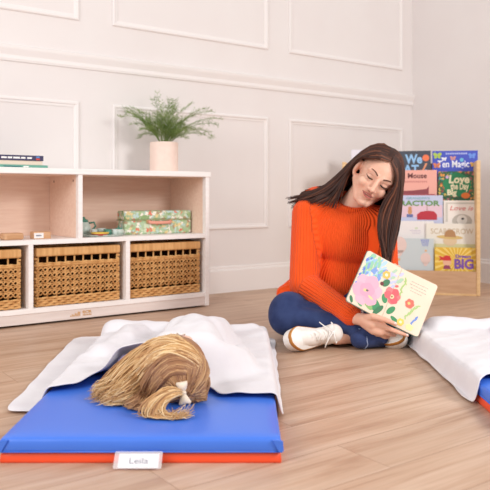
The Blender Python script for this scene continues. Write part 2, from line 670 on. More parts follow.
xe = shelf_x(47, 0.10)
m_navy = mat('navy_cover', (52, 46, 84), 0.5, 0.4)
m_teal = mat('teal_cover', (100, 160, 142), 0.5, 0.4)
m_cream = mat('cream_cover', (232, 214, 196), 0.6, 0.3)
m_white_ink = mat('white_ink', (240, 238, 236), 0.6, 0.2)
xe2 = shelf_x(43, 0.10)
bA = flat_book('thin teal book at the bottom of the little pile on the shelf top', xe, 0.09, 0.30, 0.22, SH, 0.016, m_teal)
MB().box(-0.115, -0.09, -0.0026, -0.0019, 0.005, 0.011).build('spine_title', m_white_ink, bA)
MB().box(-0.205, -0.125, -0.0026, -0.0019, 0.006, 0.010).build('spine_title', mat('teal_dark_ink', (48, 100, 110), 0.6), bA)
bB = flat_book('cream book between the navy and the teal ones of the pile', xe2 - 0.003, 0.10, 0.285, 0.20, SH + 0.016, 0.020, m_cream)
bC = flat_book('navy book with pale lettering on its spine, topmost of the pile', xe2, 0.095, 0.30, 0.21, SH + 0.036, 0.024, m_navy)
sp = MB()
for k, (a, w) in enumerate([(0.055, 0.022), (0.085, 0.02), (0.11, 0.03), (0.145, 0.02), (0.17, 0.024), (0.21, 0.02), (0.245, 0.03)]):
    sp.box(-a - w, -a, -0.0028, -0.0019, 0.008, 0.016)
sp.build('spine_title', m_white_ink, bC)
MB().box(-0.035, -0.018, -0.0028, -0.0019, 0.003, 0.011).build('spine_mark', mat('red_ink', (200, 70, 60), 0.6), bC)
MB().box(-0.035, -0.018, -0.0028, -0.0019, 0.013, 0.021).build('spine_mark', mat('blue_ink', (90, 130, 190), 0.6), bC)

# wooden blocks
m_block = mat('natural_wood', (216, 172, 134), 0.55, 0.3, var=(200, 152, 112), scale=12, stretch=(1, 8, 8))
zb = 0.385
xa, xb = shelf_x(4, 0.05), shelf_x(24, 0.05)
bl = thing('wooden_block', 'plain rounded wooden block on the shelf under the pile of books', 'toy block', on_shelf((xa + xb) / 2, 0.085, zb), ANG + 0.05, group='wooden blocks on the shelf')
w = (xb - xa)
MB().box(-w / 2, w / 2, -0.035, 0.035, 0, 0.030, 0.008, seg=3).build('block', m_block, bl)
MB().box(-w / 2 + 0.012, w / 2 - 0.012, -0.0362, -0.0348, 0.008, 0.021, 0.0005).build('groove', mat('wood_groove', (196, 148, 106), 0.6), bl)
xa, xb = shelf_x(34.5, 0.05), shelf_x(51.5, 0.05)
w = (xb - xa)
bl = thing('wooden_block', 'wooden block with a small white label on its front', 'toy block', on_shelf((xa + xb) / 2, 0.085, zb), ANG - 0.03, group='wooden blocks on the shelf')
MB().box(-w / 2, w / 2, -0.03, 0.03, 0, 0.033, 0.003).build('block', m_block, bl)
MB().box(-w / 2 + 0.001, w / 2 - 0.035, -0.0314, -0.0299, 0.004, 0.028).build('label_card', mat('label_white', (236, 232, 230), 0.5), bl)
MB().box(-w / 2 + 0.010, w / 2 - 0.045, -0.0322, -0.0313, 0.013, 0.019).build('label_print', mat('grey_ink', (130, 130, 140), 0.6), bl)


# flowered case
def floral(name, base, cols, scale, seed=0.0, dens=0.55):
    m = bpy.data.materials.new(name)
    m.use_nodes = True
    nt = m.node_tree; N, L = nt.nodes.new, nt.links.new
    b = nt.nodes['Principled BSDF']
    tc = N('ShaderNodeTexCoord'); mp = N('ShaderNodeMapping')
    mp.inputs['Location'].default_value = (seed, seed * 1.7, seed * 0.3)
    L(tc.outputs['Object'], mp.inputs[0])
    nz = N('ShaderNodeTexNoise'); nz.inputs['Scale'].default_value = scale * 1.5; nz.inputs['Detail'].default_value = 2
    L(mp.outputs[0], nz.inputs['Vector'])
    ad = N('ShaderNodeVectorMath'); ad.operation = 'MULTIPLY_ADD'; ad.inputs[1].default_value = (0.03, 0.03, 0.03)
    L(nz.outputs['Color'], ad.inputs[0]); L(mp.outputs[0], ad.inputs[2])
    vo = N('ShaderNodeTexVoronoi'); vo.inputs['Scale'].default_value = scale
    L(ad.outputs[0], vo.inputs['Vector'])
    sp = N('ShaderNodeSeparateColor'); L(vo.outputs['Color'], sp.inputs[0])
    rp = N('ShaderNodeValToRGB'); rp.color_ramp.interpolation = 'CONSTANT'
    el = rp.color_ramp.elements
    el[0].position = 0; el[0].color = lin(cols[0])
    el[1].position = 1.0 / len(cols); el[1].color = lin(cols[1])
    for k in range(2, len(cols)):
        e = el.new(k / len(cols)); e.color = lin(cols[k])
    L(sp.outputs[0], rp.inputs[0])
    st = N('ShaderNodeMath'); st.operation = 'LESS_THAN'; st.inputs[1].default_value = dens
    L(vo.outputs['Distance'], st.inputs[0])
    mx = N('ShaderNodeMix'); mx.data_type = 'RGBA'; mx.inputs[6].default_value = lin(base)
    L(st.outputs[0], mx.inputs[0]); L(rp.outputs[0], mx.inputs[7])
    L(mx.outputs[2], b.inputs['Base Color'])
    b.inputs['Roughness'].default_value = 0.5
    return m


CYD = 0.20
xa, xb = shelf_x(124.5, 0.13), shelf_x(191.5, 0.13)
cw = xb - xa
ch = 0.122
case = thing('toy_suitcase', 'flowered pale green toy suitcase with a pink handle, on the middle shelf', 'suitcase', on_shelf((xa + xb) / 2, 0.13, 0.385), ANG)
m_case = floral('flowered_paper', (172, 194, 154), [(240, 232, 216), (176, 202, 166), (164, 192, 138), (186, 214, 208), (246, 240, 228), (222, 120, 96), (230, 208, 150), (190, 216, 208), (140, 172, 116), (244, 238, 224), (178, 150, 118), (206, 220, 190)], 54, 3.1, 0.6)
m_case2 = mat('case_side', (176, 172, 132), 0.55, 0.3, var=(152, 160, 118), scale=40)


def rounded_slab(mb, w, y0, y1, z0, z1, r, M=None):
    poly = []
    for (cx, cz, a0) in ((w / 2 - r, z1 - r, 0), (-w / 2 + r, z1 - r, PI / 2), (-w / 2 + r, z0 + r, PI), (w / 2 - r, z0 + r, 3 * PI / 2)):
        for k in range(6):
            a = a0 + PI / 2 * k / 5
            poly.append((cx + r * math.cos(a), cz + r * math.sin(a)))
    return mb.prism(poly, y0, y1, M)


MB().box(-cw / 2, cw / 2, 0.0, 0.088, 0.0, ch * 0.60, 0.010, seg=3).build('bottom_shell', m_case, case)
MB().box(-cw / 2, cw / 2, 0.0, 0.088, ch * 0.61, ch, 0.010, seg=3).build('lid', m_case, case)
MB().box(-cw / 2 - 0.002, cw / 2 + 0.002, -0.0015, 0.0895, ch * 0.585, ch * 0.625, 0.001).build('rim_band', m_case2, case)
hd = MB()
hz = ch * 0.52
hd.tube([(-0.062, -0.001, hz + 0.004), (-0.060, -0.012, hz), (-0.05, -0.018, hz - 0.003), (0, -0.020, hz - 0.004), (0.05, -0.018, hz - 0.003), (0.060, -0.012, hz), (0.062, -0.001, hz + 0.004)], 0.0085, 10)
hd.build('handle', mat('pink_leather', (232, 160, 140), 0.5), case)
for sx in (-0.068, 0.068):
    MB().box(sx - 0.008, sx + 0.008, -0.004, 0.001, hz - 0.008, hz + 0.012, 0.002).build('handle_mount', mat('brass', (190, 160, 110), 0.35, 0.6), case)

# toy tea things on a tray
xa, xb = shelf_x(85.5, 0.10), shelf_x(121, 0.10)
tx = (xa + xb) / 2
m_tin = mat('tin_pale', (214, 222, 214), 0.35, 0.5, var=(190, 206, 196), scale=40)
m_tealt = mat('tin_teal', (88, 152, 132), 0.35, 0.5, var=(70, 130, 112), scale=60)
m_tealp = floral('tin_pattern', (214, 224, 218), [(96, 160, 140), (220, 226, 220), (160, 196, 186), (230, 230, 224), (190, 170, 150)], 70, 1.3, 0.42)
tray = thing('toy_tray', 'pale oval tray carrying toy tea things beside the flowered case', 'tray', on_shelf(tx, 0.11, 0.385), ANG)
tm = MB().lathe([(0.02, 0.0), (0.085, 0.0), (0.098, 0.008), (0.100, 0.010), (0.096, 0.009), (0.083, 0.003), (0.02, 0.003)], 36).mesh('tray', [m_tin])
tm.transform(Matrix.Scale(1.15, 4, (1, 0, 0)) @ Matrix.Scale(0.85, 4, (0, 1, 0)))
link('dish', tm, tray)
Mt = shelf_M


def toy(name, label, cat, dx, dy, z=0.389, grp='toy tea things on the tray'):
    return thing(name, label, cat, on_shelf(tx + dx, 0.11 + dy, z), ANG, grp)


pl = toy('toy_plate', 'small toy plate with a yellow and red rim at the front of the tray', 'plate', -0.035, -0.045)
MB().lathe([(0.01, 0), (0.032, 0.002), (0.042, 0.011), (0.0425, 0.013), (0.031, 0.005), (0.01, 0.004)], 28).build('dish', mat('plate_red', (186, 72, 54), 0.4), pl)
MB().lathe([(0.0425, 0.0115), (0.0445, 0.014), (0.043, 0.018), (0.036, 0.015), (0.035, 0.012)], 28).build('rim', mat('plate_yellow', (232, 196, 84), 0.4), pl)


def cup(label, dx, dy, m, s=1.0):
    c = toy('toy_cup', label, 'cup', dx, dy)
    MB().lathe([(0.012 * s, 0), (0.017 * s, 0.004), (0.020 * s, 0.030 * s), (0.0185 * s, 0.030 * s), (0.0155 * s, 0.006), (0.004, 0.005)], 22).build('bowl', m, c)
    MB().tube([(0.019 * s, 0, 0.025 * s), (0.029 * s, 0, 0.024 * s), (0.031 * s, 0, 0.014 * s), (0.018 * s, 0, 0.008 * s)], 0.0024, 7).build('handle', m, c)


cup('pale toy cup behind the plate, nearest the jug', -0.035, 0.03, m_tealp)
cup('teal toy cup in the middle of the tray', 0.02, -0.015, m_tealt)
cup('white toy cup behind the teal one', 0.012, 0.042, m_tin, 1.1)
cup('teal patterned toy cup next to the white sugar bowl', 0.058, -0.005, m_tealp, 1.0)
sb = toy('toy_sugar_bowl', 'round white toy sugar bowl at the end of the tray nearest the case', 'bowl', 0.086, 0.0)
MB().lathe([(0.012, 0), (0.024, 0.006), (0.027, 0.018), (0.022, 0.028), (0.020, 0.028)], 24).build('bowl', m_tin, sb)
MB().lathe([(0.021, 0.028), (0.016, 0.034), (0.004, 0.037), (0.004, 0.042), (0.002, 0.043)], 20).build('lid', m_tealt, sb)
jx = shelf_x(90, 0.15)
jug = thing('toy_teapot', 'toy teapot with teal lid standing behind the tray by the upright divider', 'teapot', on_shelf(jx - 0.005, 0.215, 0.385), ANG + 2.6, 'toy tea things on the tray')
MB().lathe([(0.022, 0), (0.034, 0.006), (0.038, 0.028), (0.032, 0.052), (0.022, 0.066), (0.020, 0.07)], 26).build('body', m_tin, jug)
MB().lathe([(0.024, 0.068), (0.020, 0.078), (0.008, 0.084), (0.005, 0.092), (0.002, 0.094)], 22).build('lid', m_tealt, jug)
MB().tube([(0.032, 0, 0.025), (0.05, 0, 0.038), (0.058, 0, 0.058), (0.068, 0, 0.066)], [0.011, 0.009, 0.007, 0.006], 10).build('spout', m_tealt, jug)
MB().tube([(-0.026, 0, 0.062), (-0.05, 0, 0.066), (-0.058, 0, 0.046), (-0.036, 0, 0.022)], 0.005, 8).build('handle', m_tealt, jug)

# potted fern
px_ = shelf_x(164, 0.19)
pot_base = on_shelf(px_, 0.19, SH)
pf = thing('potted_fern', 'feathery green fern in a smooth pale pink pot on the shelf top', 'potted plant', pot_base)
m_pot = mat('pink_ceramic', (240, 216, 203), 0.55, 0.35, var=(236, 210, 197), scale=30)
MB().lathe([(0.070, 0), (0.0745, 0.003), (0.0755, 0.012), (0.0755, 0.155), (0.0745, 0.160), (0.069, 0.160), (0.068, 0.150), (0.068, 0.13), (0.02, 0.13)], 48).build('pot', m_pot, pf)
MB().lathe([(0.0675, 0.120), (0.066, 0.138), (0.04, 0.143), (0.01, 0.145)], 24).build('soil', mat('soil', (70, 52, 40), 0.95, 0.1, var=(96, 74, 56), scale=90, bump=0.6), pf)
m_fern = mat('fern_green', (146, 166, 98), 0.55, 0.3, var=(116, 142, 72), scale=14)
m_fern2 = mat('fern_light', (164, 178, 114), 0.55, 0.3, var=(134, 156, 88), scale=14)
fo = MB()
stm = MB()
R = random.Random(11)
fronds = []
for k in range(40):
    az = R.uniform(0, 2 * PI)
    tilt = R.uniform(0.15, 1.5)
    ln = R.uniform(0.14, 0.29) * (1.0 if tilt > 0.4 else 0.86)
    fronds.append((az, tilt, ln))
# the longer sprays the photo shows
fronds += [(ANG * 0 + 0.05, 1.18, 0.34), (PI + 0.1, 1.05, 0.30), (0.3, 0.95, 0.33), (-0.2, 1.0, 0.33), (PI - 0.3, 0.85, 0.30), (2.2, 0.25, 0.30), (1.0, 0.35, 0.27), (-2.6, 0.9, 0.26), (0.0, 1.25, 0.31)]


def needle(mb, p, d, ln, w):
    side = d.cross(V((0, 0, 1)))
    if side.length < 1e-4:
        side = V((1, 0, 0))
    side = side.normalized() * w
    up = side.cross(d).normalized() * w * 0.5
    q = p + d * ln
    mid = p + d * ln * 0.5
    mb._new([p, mid + side, q, mid - side, mid + up], [(0, 1, 4), (1, 2, 4), (2, 3, 4), (3, 0, 4)], None, True)


for (az, tilt, ln) in fronds:
    h = V((math.cos(az), math.sin(az), 0))
    pts = []
    p = V((h.x * 0.012, h.y * 0.012, 0.138))
    n = 12
    a = tilt * 0.45
    for k in range(n + 1):
        pts.append(p.copy())
        t = k / n
        ang = a + (tilt * 1.10 - a) * t + 0.55 * tilt * t * t + 0.12 * math.sin(az * 7 + t * 5)
        p = p + (h * math.sin(ang) + V((0, 0, math.cos(ang)))) * (ln / n)
    stm.tube(pts, [0.0016 * (1 - 0.7 * k / n) for k in range(n + 1)], 5)
    fo.mi = 0 if R.random() < 0.72 else 1
    side0 = h.cross(V((0, 0, 1)))
    for k in range(4, n + 1):
        for sgn in (-1, 1):
            for rep in range(R.choice((1, 2))):
                t = min(1.0, (k + R.uniform(-0.4, 0.4)) / n)
                i0 = min(int(t * n), n - 1)
                q = pts[i0].lerp(pts[i0 + 1], t * n - i0)
                fwd = (pts[i0 + 1] - pts[i0]).normalized()
                bl_ = R.uniform(0.034, 0.092) * (1.12 - t * 0.75)
                bd = (fwd * R.uniform(0.5, 0.9) + side0 * sgn * R.uniform(0.5, 1.0) + V((R.uniform(-.35, .35), R.uniform(-.35, .35), R.uniform(-.3, .4)))).normalized()
                fo.tube([q, q + bd * bl_], [0.0007, 0.0004], 3, cap=False)
                m = 10
                for j in range(m):
                    e = q + bd * bl_ * (j + 0.6) / m
                    nd = (bd * 0.7 + V((R.uniform(-1, 1), R.uniform(-1, 1), R.uniform(-0.8, 1)))).normalized()
                    needle(fo, e, nd, R.uniform(0.010, 0.019), 0.0008)
stm.build('stems', m_fern, pf)
fo.build('foliage', [m_fern, m_fern2], pf)

# ------------------------------------------------------------------ rest mats
m_blue = mat('blue_vinyl', (66, 118, 222), 0.38, 0.45, bump=0.05, bscale=14, coat=0.15)
m_red = mat('red_vinyl', (246, 86, 46), 0.4, 0.45, bump=0.05, bscale=14, coat=0.1)
MT = 0.056


def puffy(mb, x0, x1, y0, y1, z0, z1, r=0.009, nx=26, ny=44, amp=0.003):
    """a padded vinyl slab with soft edges"""
    t = bmesh.new()
    prof = [(0.0, z0), (-r * 0.15, z0 + r * 0.5), (0.0, z1 - r), (r * 0.3, z1 - r * 0.3), (r, z1)]
    rings = []
    for (ins, z) in prof:
        ring = []
        for i in range(nx):
            ring.append((x0 + ins + (x1 - x0 - 2 * ins) * i / nx, y0 + ins, z))
        for i in range(ny):
            ring.append((x1 - ins, y0 + ins + (y1 - y0 - 2 * ins) * i / ny, z))
        for i in range(nx):
            ring.append((x1 - ins - (x1 - x0 - 2 * ins) * i / nx, y1 - ins, z))
        for i in range(ny):
            ring.append((x0 + ins, y1 - ins - (y1 - y0 - 2 * ins) * i / ny, z))
        rings.append([t.verts.new(V(p) + V((0, 0, amp * 0.25 * noise.noise(V(p) * 14))) + V((noise.noise(V(p) * 20), noise.noise(V(p) * 20 + V((5, 5, 5))), 0)) * amp * 0.4) for p in ring])
    m = len(rings[0])
    for a in range(len(rings) - 1):
        for k in range(m):
            t.faces.new((rings[a][k], rings[a][(k + 1) % m], rings[a + 1][(k + 1) % m], rings[a + 1][k]))
    t.faces.new(list(reversed(rings[0])))
    # top grid
    g = {}
    top = rings[-1]
    for i in range(nx + 1):
        for j in range(ny + 1):
            if j == 0 and i < nx: g[i, j] = top[i]
            elif i == nx and j < ny: g[i, j] = top[nx + j]
            elif j == ny and i > 0: g[i, j] = top[nx + ny + (nx - i)]
            elif i == 0 and j > 0: g[i, j] = top[2 * nx + ny + (ny - j)]
            else:
                u, v = i / nx, j / ny
                x = x0 + r + (x1 - x0 - 2 * r) * u; y = y0 + r + (y1 - y0 - 2 * r) * v
                e = min(u, 1 - u) * (x1 - x0); f = min(v, 1 - v) * (y1 - y0)
                s = min(1, e / 0.05) * min(1, f / 0.05)
                g[i, j] = t.verts.new((x, y, z1 + s * amp * (0.7 + 0.5 * noise.noise(V((x * 6, y * 6, 0))))))
    for i in range(nx):
        for j in range(ny):
            t.faces.new((g[i, j], g[i + 1, j], g[i + 1, j + 1], g[i, j + 1]))
    mb.merge(t, None, True)
    return mb


def rest_mat(label, x0, y0):
    r = thing('rest_mat', label, 'rest mat', (x0, y0, 0), 0, 'blue and red rest mats')
    W, L = 0.61, 1.22
    puffy(MB(), 0.0, W, 0.004, L, 0.0, 0.0262, amp=0.001).build('red_base', m_red, r)
    puffy(MB(), -0.001, W + 0.001, 0.0, L + 0.001, 0.0258, MT).build('blue_cover', m_blue, r)
    pp = MB()
    for (z, e) in ((0.0262, 0.0015),):
        pp.tube([(-e, -e, z), (W + e, -e, z), (W + e, L + e, z), (-e, L + e, z), (-e, -e, z)], 0.0018, 6)
    pp.build('seam_piping', m_blue, r)
    # the folded vinyl at the two front corners
    for sx, x in ((1, W), (-1, 0.0)):
        fb = MB()
        fb.prism([(x - sx * 0.018, 0.052), (x + sx * 0.004, 0.050), (x + sx * 0.006, 0.030), (x + sx * 0.003, 0.0265), (x - sx * 0.004, 0.0265)], -0.004, 0.001)
        fb.build('corner_fold', m_blue, r)
    return r


MX0, MY0 = -0.532, 1.519
rest_mat('blue and red rest mat on the wood floor with the sleeping child on it', MX0, MY0)
rest_mat('rest mat cut by the picture edge, its bare corner showing beyond the blanket', 0.656, MY0)

# name card in a clear sleeve hanging from the front edge
nc = thing('name_card', 'small white name card in a clear sleeve on the front edge of the mat', 'name card', (0, 0, 0))
A = P(118, 453.2, 1.5135); B = P(163.5, 453.2, 1.5135)
C_ = P(115, 471.5, 1.481); D_ = P(160, 470.5, 1.481)
xv = (B - A).normalized()
dn = ((C_ + D_) / 2 - (A + B) / 2)
hgt = dn.length
dn = (dn - xv * dn.dot(xv)).normalized()
nv = xv.cross(dn).normalized()
if nv.y > 0: nv = -nv
nc.matrix_world = Matrix.Translation((A + B) / 2 + V((-0.003, -0.002, 0.004))) @ Matrix(((xv.x, -nv.x, -dn.x, 0), (xv.y, -nv.y, -dn.y, 0), (xv.z, -nv.z, -dn.z, 0), (0, 0, 0, 1)))
wv = (B - A).length
m_sleeve = bpy.data.materials.new('clear_vinyl'); m_sleeve.use_nodes = True
nt = m_sleeve.node_tree
b_ = nt.nodes['Principled BSDF']; b_.inputs['Roughness'].default_value = 0.15
b_.inputs['Base Color'].default_value = (0.95, 0.93, 0.95, 1); b_.inputs['Alpha'].default_value = 0.30
rounded_slab(MB(), wv + 0.004, -0.0016, 0.0006, -hgt * 0.97, 0.0, 0.003).build('clear_sleeve', m_sleeve, nc)
MB().box(-wv / 2 + 0.007, wv / 2 - 0.005, 0.0008, 0.0014, -hgt * 0.90, -0.004).build('card', mat('card_white', (248, 244, 246), 0.6, 0.3), nc)
text('Leila', 0.0185, mat('card_ink', (58, 62, 96), 0.7, 0.2), nc, 0.001, -hgt * 0.66, 0.0006, width=0.040, name='lettering', bold=-0.0001)

# ------------------------------------------------------------------ child lying under the blanket (shape needed by the blanket too)
CH_HEAD = V((-0.178, 1.800, 0.140))
CH_R = (0.078, 0.088, 0.080)
CH_LIMBS = [  # (a, b, ra, rb)
    (V((-0.172, 1.915, 0.112)), V((-0.168, 2.02, 0.114)), 0.040, 0.066),
    (V((-0.200, 2.00, 0.114)), V((-0.170, 2.22, 0.112)), 0.070, 0.066),
    (V((-0.135, 2.00, 0.114)), V((-0.150, 2.22, 0.112)), 0.070, 0.066),
    (V((-0.165, 2.22, 0.112)), V((-0.165, 2.30, 0.112)), 0.068, 0.070),
    (V((-0.205, 2.32, 0.112)), V((-0.235, 2.48, 0.096)), 0.058, 0.042),
    (V((-0.235, 2.48, 0.096)), V((-0.225, 2.64, 0.086)), 0.040, 0.028),
    (V((-0.125, 2.32, 0.112)), V((-0.095, 2.48, 0.096)), 0.058, 0.042),
    (V((-0.095, 2.48, 0.096)), V((-0.105, 2.64, 0.086)), 0.040, 0.028),
    (V((-0.255, 2.00, 0.110)), V((-0.335, 2.02, 0.092)), 0.042, 0.034),
    (V((-0.335, 2.02, 0.092)), V((-0.350, 1.94, 0.084)), 0.033, 0.024),
    (V((-0.080, 2.00, 0.110)), V((-0.020, 2.06, 0.092)), 0.042, 0.034),
    (V((-0.020, 2.06, 0.092)), V((-0.015, 2.16, 0.084)), 0.032, 0.026),
]


def seg_height(X, Y, a, b, ra, rb):
    ax, ay, bx, by = a.x, a.y, b.x, b.y
    dx, dy = bx - ax, by - ay
    t = np.clip(((X - ax) * dx + (Y - ay) * dy) / (dx * dx + dy * dy), 0, 1)
    r = ra + (rb - ra) * t
    zc = a.z + (b.z - a.z) * t
    d2 = (X - ax - dx * t) ** 2 + (Y - ay - dy * t) ** 2
    h = zc + np.sqrt(np.maximum(r * r - d2, 0))
    return np.where(d2 < r * r, h, -1)


m_linen = mat('white_blanket', (228, 224, 227), 0.9, 0.15, var=(222, 217, 221), scale=9, bump=0.5, bscale=26, sheen=0.15)


def blanket(label, mat_x0, limbs, front, back, wr, seed, nu=130, nv=120, raise_=0.006, grav=0.0028, side=0.0):
    x0, x1 = min(p[0] for p in front + back) - 0.06, max(p[0] for p in front + back) + 0.06
    y0, y1 = min(p[1] for p in front + back) - 0.06, max(p[1] for p in front + back) + 0.06
    h = 0.010
    nx, ny = int((x1 - x0) / h) + 1, int((y1 - y0) / h) + 1
    X, Y = np.meshgrid(x0 + h * np.arange(nx), y0 + h * np.arange(ny), indexing='ij')
    S = np.full_like(X, 0.006)
    on = (X > mat_x0 - 0.006) & (X < mat_x0 + 0.616) & (Y > MY0 - 0.005) & (Y < MY0 + 1.226)
    S = np.where(on, MT + 0.010, S)
    for (a, b, ra, rb) in limbs:
        S = np.maximum(S, seg_height(X, Y, a, b, ra + raise_, rb + raise_))
    # gathers: folds where cloth is slack, stronger towards the edges that lie loose
    Wv = np.zeros_like(X)
    for (kx, ky, am, ph) in wr:
        Wv += am * np.maximum(0, np.sin(kx * X + ky * Y + ph + 0.8 * np.sin(5 * X + 3.1 * Y + seed))) ** 2
    Nz = np.array([[noise.noise(V((X[i, j] * 7, Y[i, j] * 7, seed))) for j in range(ny)] for i in range(nx)])
    S = S + Wv * (0.6 + 0.8 * np.clip(Nz + 0.3, 0, 1)) + 0.005 * np.clip(Nz, 0, 1)
    Z = S.copy()
    for it in range(260):
        Zp = np.pad(Z, 1, mode='edge')
        av = (Zp[2:, 1:-1] + Zp[:-2, 1:-1] + Zp[1:-1, 2:] + Zp[1:-1, :-2]) / 4
        Z = np.maximum(S, av - grav)
    for it in range(2):
        Zp = np.pad(Z, 1, mode='edge')
        Z = 0.5 * Z + 0.125 * (Zp[2:, 1:-1] + Zp[:-2, 1:-1] + Zp[1:-1, 2:] + Zp[1:-1, :-2])
    F = catmull([(p[0], p[1], (p[2] if len(p) > 2 else 0)) for p in front], nu)
    B = catmull([(p[0], p[1], 0) for p in back], nu)

    def hz(x, y):
        fx, fy = (x - x0) / h, (y - y0) / h
        i, j = min(max(int(fx), 0), nx - 2), min(max(int(fy), 0), ny - 2)
        fx -= i; fy -= j
        return (Z[i, j] * (1 - fx) * (1 - fy) + Z[i + 1, j] * fx * (1 - fy) + Z[i, j + 1] * (1 - fx) * fy + Z[i + 1, j + 1] * fx * fy)
    verts, faces = [], []
    for a in range(nu):
        for c in range(nv):
            v = c / (nv - 1)
            p = F[a] * (1 - v) + B[a] * v
            u = a / (nu - 1)
            p = p + np.array([side * math.sin(PI * min(1, v * 1.6)) * max(0, 1 - u * 3) ** 2, 0, 0])
            jx = 0.006 * noise.noise(V((p[0] * 9, p[1] * 9, seed + 4)))
            jy = 0.006 * noise.noise(V((p[0] * 9, p[1] * 9, seed + 9)))
            x, y = p[0] + jx, p[1] + jy
            lift = F[a][2] * max(0, 1 - v / 0.10) ** 1.5
            z = hz(x, y)
            # beyond the mat's sides the cloth hangs down to the floor
            for e in (mat_x0 - 0.003 - x, x - mat_x0 - 0.613):
                if e > 0:
                    t = max(0.0, 1 - e / 0.020)
                    z = 0.007 + (z - 0.007) * t * t * (3 - 2 * t)
            verts.append((x, y, z + lift))
    for a in range(nu - 1):
        for c in range(nv - 1):
            i = a * nv + c
            faces.append((i, i + nv, i + nv + 1, i + 1))
    mb = MB()
    mb._new(verts, faces)
    me = mb.mesh('blanket', m_linen)
    o = link('blanket', me)
    s = o.modifiers.new('s', 'SOLIDIFY'); s.thickness = 0.0035; s.offset = 1.0
    sb = o.modifiers.new('b', 'SUBSURF'); sb.levels = 1; sb.render_levels = 1
    me2 = evaluated(o)
    bpy.data.objects.remove(o)
    for p in me2.polygons:
        p.use_smooth = True
    me2.name = 'blanket'
    o = link('blanket', me2)
    tag(o, label, 'blanket', 'white blankets spread over the mats')
    return o


fr = [(-0.640, 1.900), (-0.625, 1.868), (-0.585, 1.862), (-0.545, 1.862), (-0.50, 1.872), (-0.455, 1.892, 0.004), (-0.415, 1.935, 0.012), (-0.375, 1.985, 0.02), (-0.325, 2.00, 0.02), (-0.27, 1.985, 0.012), (-0.22, 1.955, 0.006),
      (-0.165, 1.925, 0.004), (-0.118, 1.900, 0.0), (-0.086, 1.855), (-0.066, 1.818), (-0.02, 1.808), (0.03, 1.806), (0.070, 1.803), (0.090, 1.808), (0.100, 1.835)]
bk_ = [(-0.690, 2.80), (-0.675, 2.83), (-0.66, 2.845), (-0.62, 2.85), (-0.55, 2.855), (-0.50, 2.85), (-0.45, 2.84), (-0.40, 2.84), (-0.35, 2.845), (-0.30, 2.85), (-0.25, 2.85), (-0.2, 2.85), (-0.15, 2.845), (-0.1, 2.84), (-0.05, 2.84), (0.0, 2.835), (0.04, 2.83), (0.08, 2.825), (0.105, 2.82), (0.118, 2.79)]
blanket('white blanket drawn over the sleeping child, one corner trailing onto the floor', MX0, CH_LIMBS + [(V((-0.50, 2.66, 0.05)), V((0.03, 2.68, 0.045)), 0.045, 0.03), (V((-0.46, 2.25, 0.045)), V((-0.40, 2.60, 0.05)), 0.045, 0.045)], fr, bk_,
        [(14, 10, 0.005, 0.4), (-11, 17, 0.004, 2.0), (40, 14, 0.0045, 1.1), (18, -46, 0.0045, 0.2), (-52, 30, 0.003, 1.7)], 2.3, grav=0.0016)
fr2 = [(0.626, 2.01), (0.632, 1.962), (0.644, 1.946), (0.664, 1.962), (0.70, 1.995), (0.76, 1.99), (0.84, 1.975), (0.92, 1.965), (1.0, 1.955), (1.08, 1.95), (1.16, 1.945), (1.22, 1.94), (1.285, 1.94)]
bk2 = [(0.630, 2.78), (0.640, 2.815), (0.66, 2.83), (0.70, 2.835), (0.75, 2.83), (0.80, 2.83), (0.86, 2.83), (0.92, 2.83), (1.0, 2.83), (1.08, 2.83), (1.16, 2.83), (1.22, 2.83), (1.29, 2.82)]
blanket('white blanket on the mat beside the seated woman, reaching the picture edge', 0.656, [(V((0.74, 2.70, 0.045)), V((1.2, 2.68, 0.05)), 0.05, 0.055), (V((0.98, 2.2, 0.06)), V((0.99, 2.6, 0.05)), 0.07, 0.06)], fr2, bk2,
        [(10, 14, 0.010, 0.9), (22, -8, 0.006, 2.4), (-9, 24, 0.005, 0.6), (34, 4, 0.005, 0.3), (-30, 44, 0.004, 1.2)], 5.1, side=0.005)
# ------------------------------------------------------------------ front-facing book rack
RA = math.atan2(-0.242, 0.970)
RF = V((1.367, 4.064, 0))
rr = V((math.cos(RA), math.sin(RA), 0)); rb_ = V((-math.sin(RA), math.cos(RA), 0))
RW, RD, RH = 0.80, 0.31, 0.79
m_birch = mat('birch_ply', (222, 186, 146), 0.5, 0.35, var=(210, 172, 132), scale=5, stretch=(2, 2, 14))
m_birch_e = mat('birch_edge', (230, 196, 148), 0.5, 0.35, var=(220, 182, 132), scale=8, stretch=(2, 2, 10))
m_birch_f = mat('birch_front', (206, 168, 134), 0.5, 0.35, var=(196, 156, 122), scale=5, stretch=(2, 14, 14))
rack = thing('book_rack', 'pale wood front-facing book rack standing across the room corner', 'book rack', RF - rr * RW, RA)
for x0, x1 in ((0, 0.022), (RW - 0.022, RW)):
    MB().box(x0, x1, 0, RD, 0, RH, 0.004).build('side_panel', m_birch_e, rack)
MB().box(0.022, RW - 0.022, 0.004, 0.020, 0.012, 0.141, 0.001).build('front_board', m_birch_f, rack)
MB().box(0.022, RW - 0.022, -0.001, 0.022, 0.0, 0.012, 0.001).build('plinth', m_birch_e, rack)
MB().box(0.022, RW - 0.022, RD - 0.012, RD - 0.002, 0.01, RH).build('back_panel', m_birch, rack)
TV = [0.026, 0.080, 0.134, 0.188, 0.242]
TZ = [0.088, 0.232, 0.378, 0.528, 0.672]
TILT = 0.10
for k in range(5):
    v1 = TV[k] + 0.046
    MB().box(0.022, RW - 0.022, TV[k] - 0.004, v1 + 0.004, TZ[k] - 0.012, TZ[k], 0.001).build('ledge', m_birch, rack)
    if k < 4:
        MB().box(0.022, RW - 0.022, v1 - 0.001, v1 + 0.006, TZ[k] - 0.012, TZ[k + 1] - 0.0125).build('tier_back', m_birch, rack)


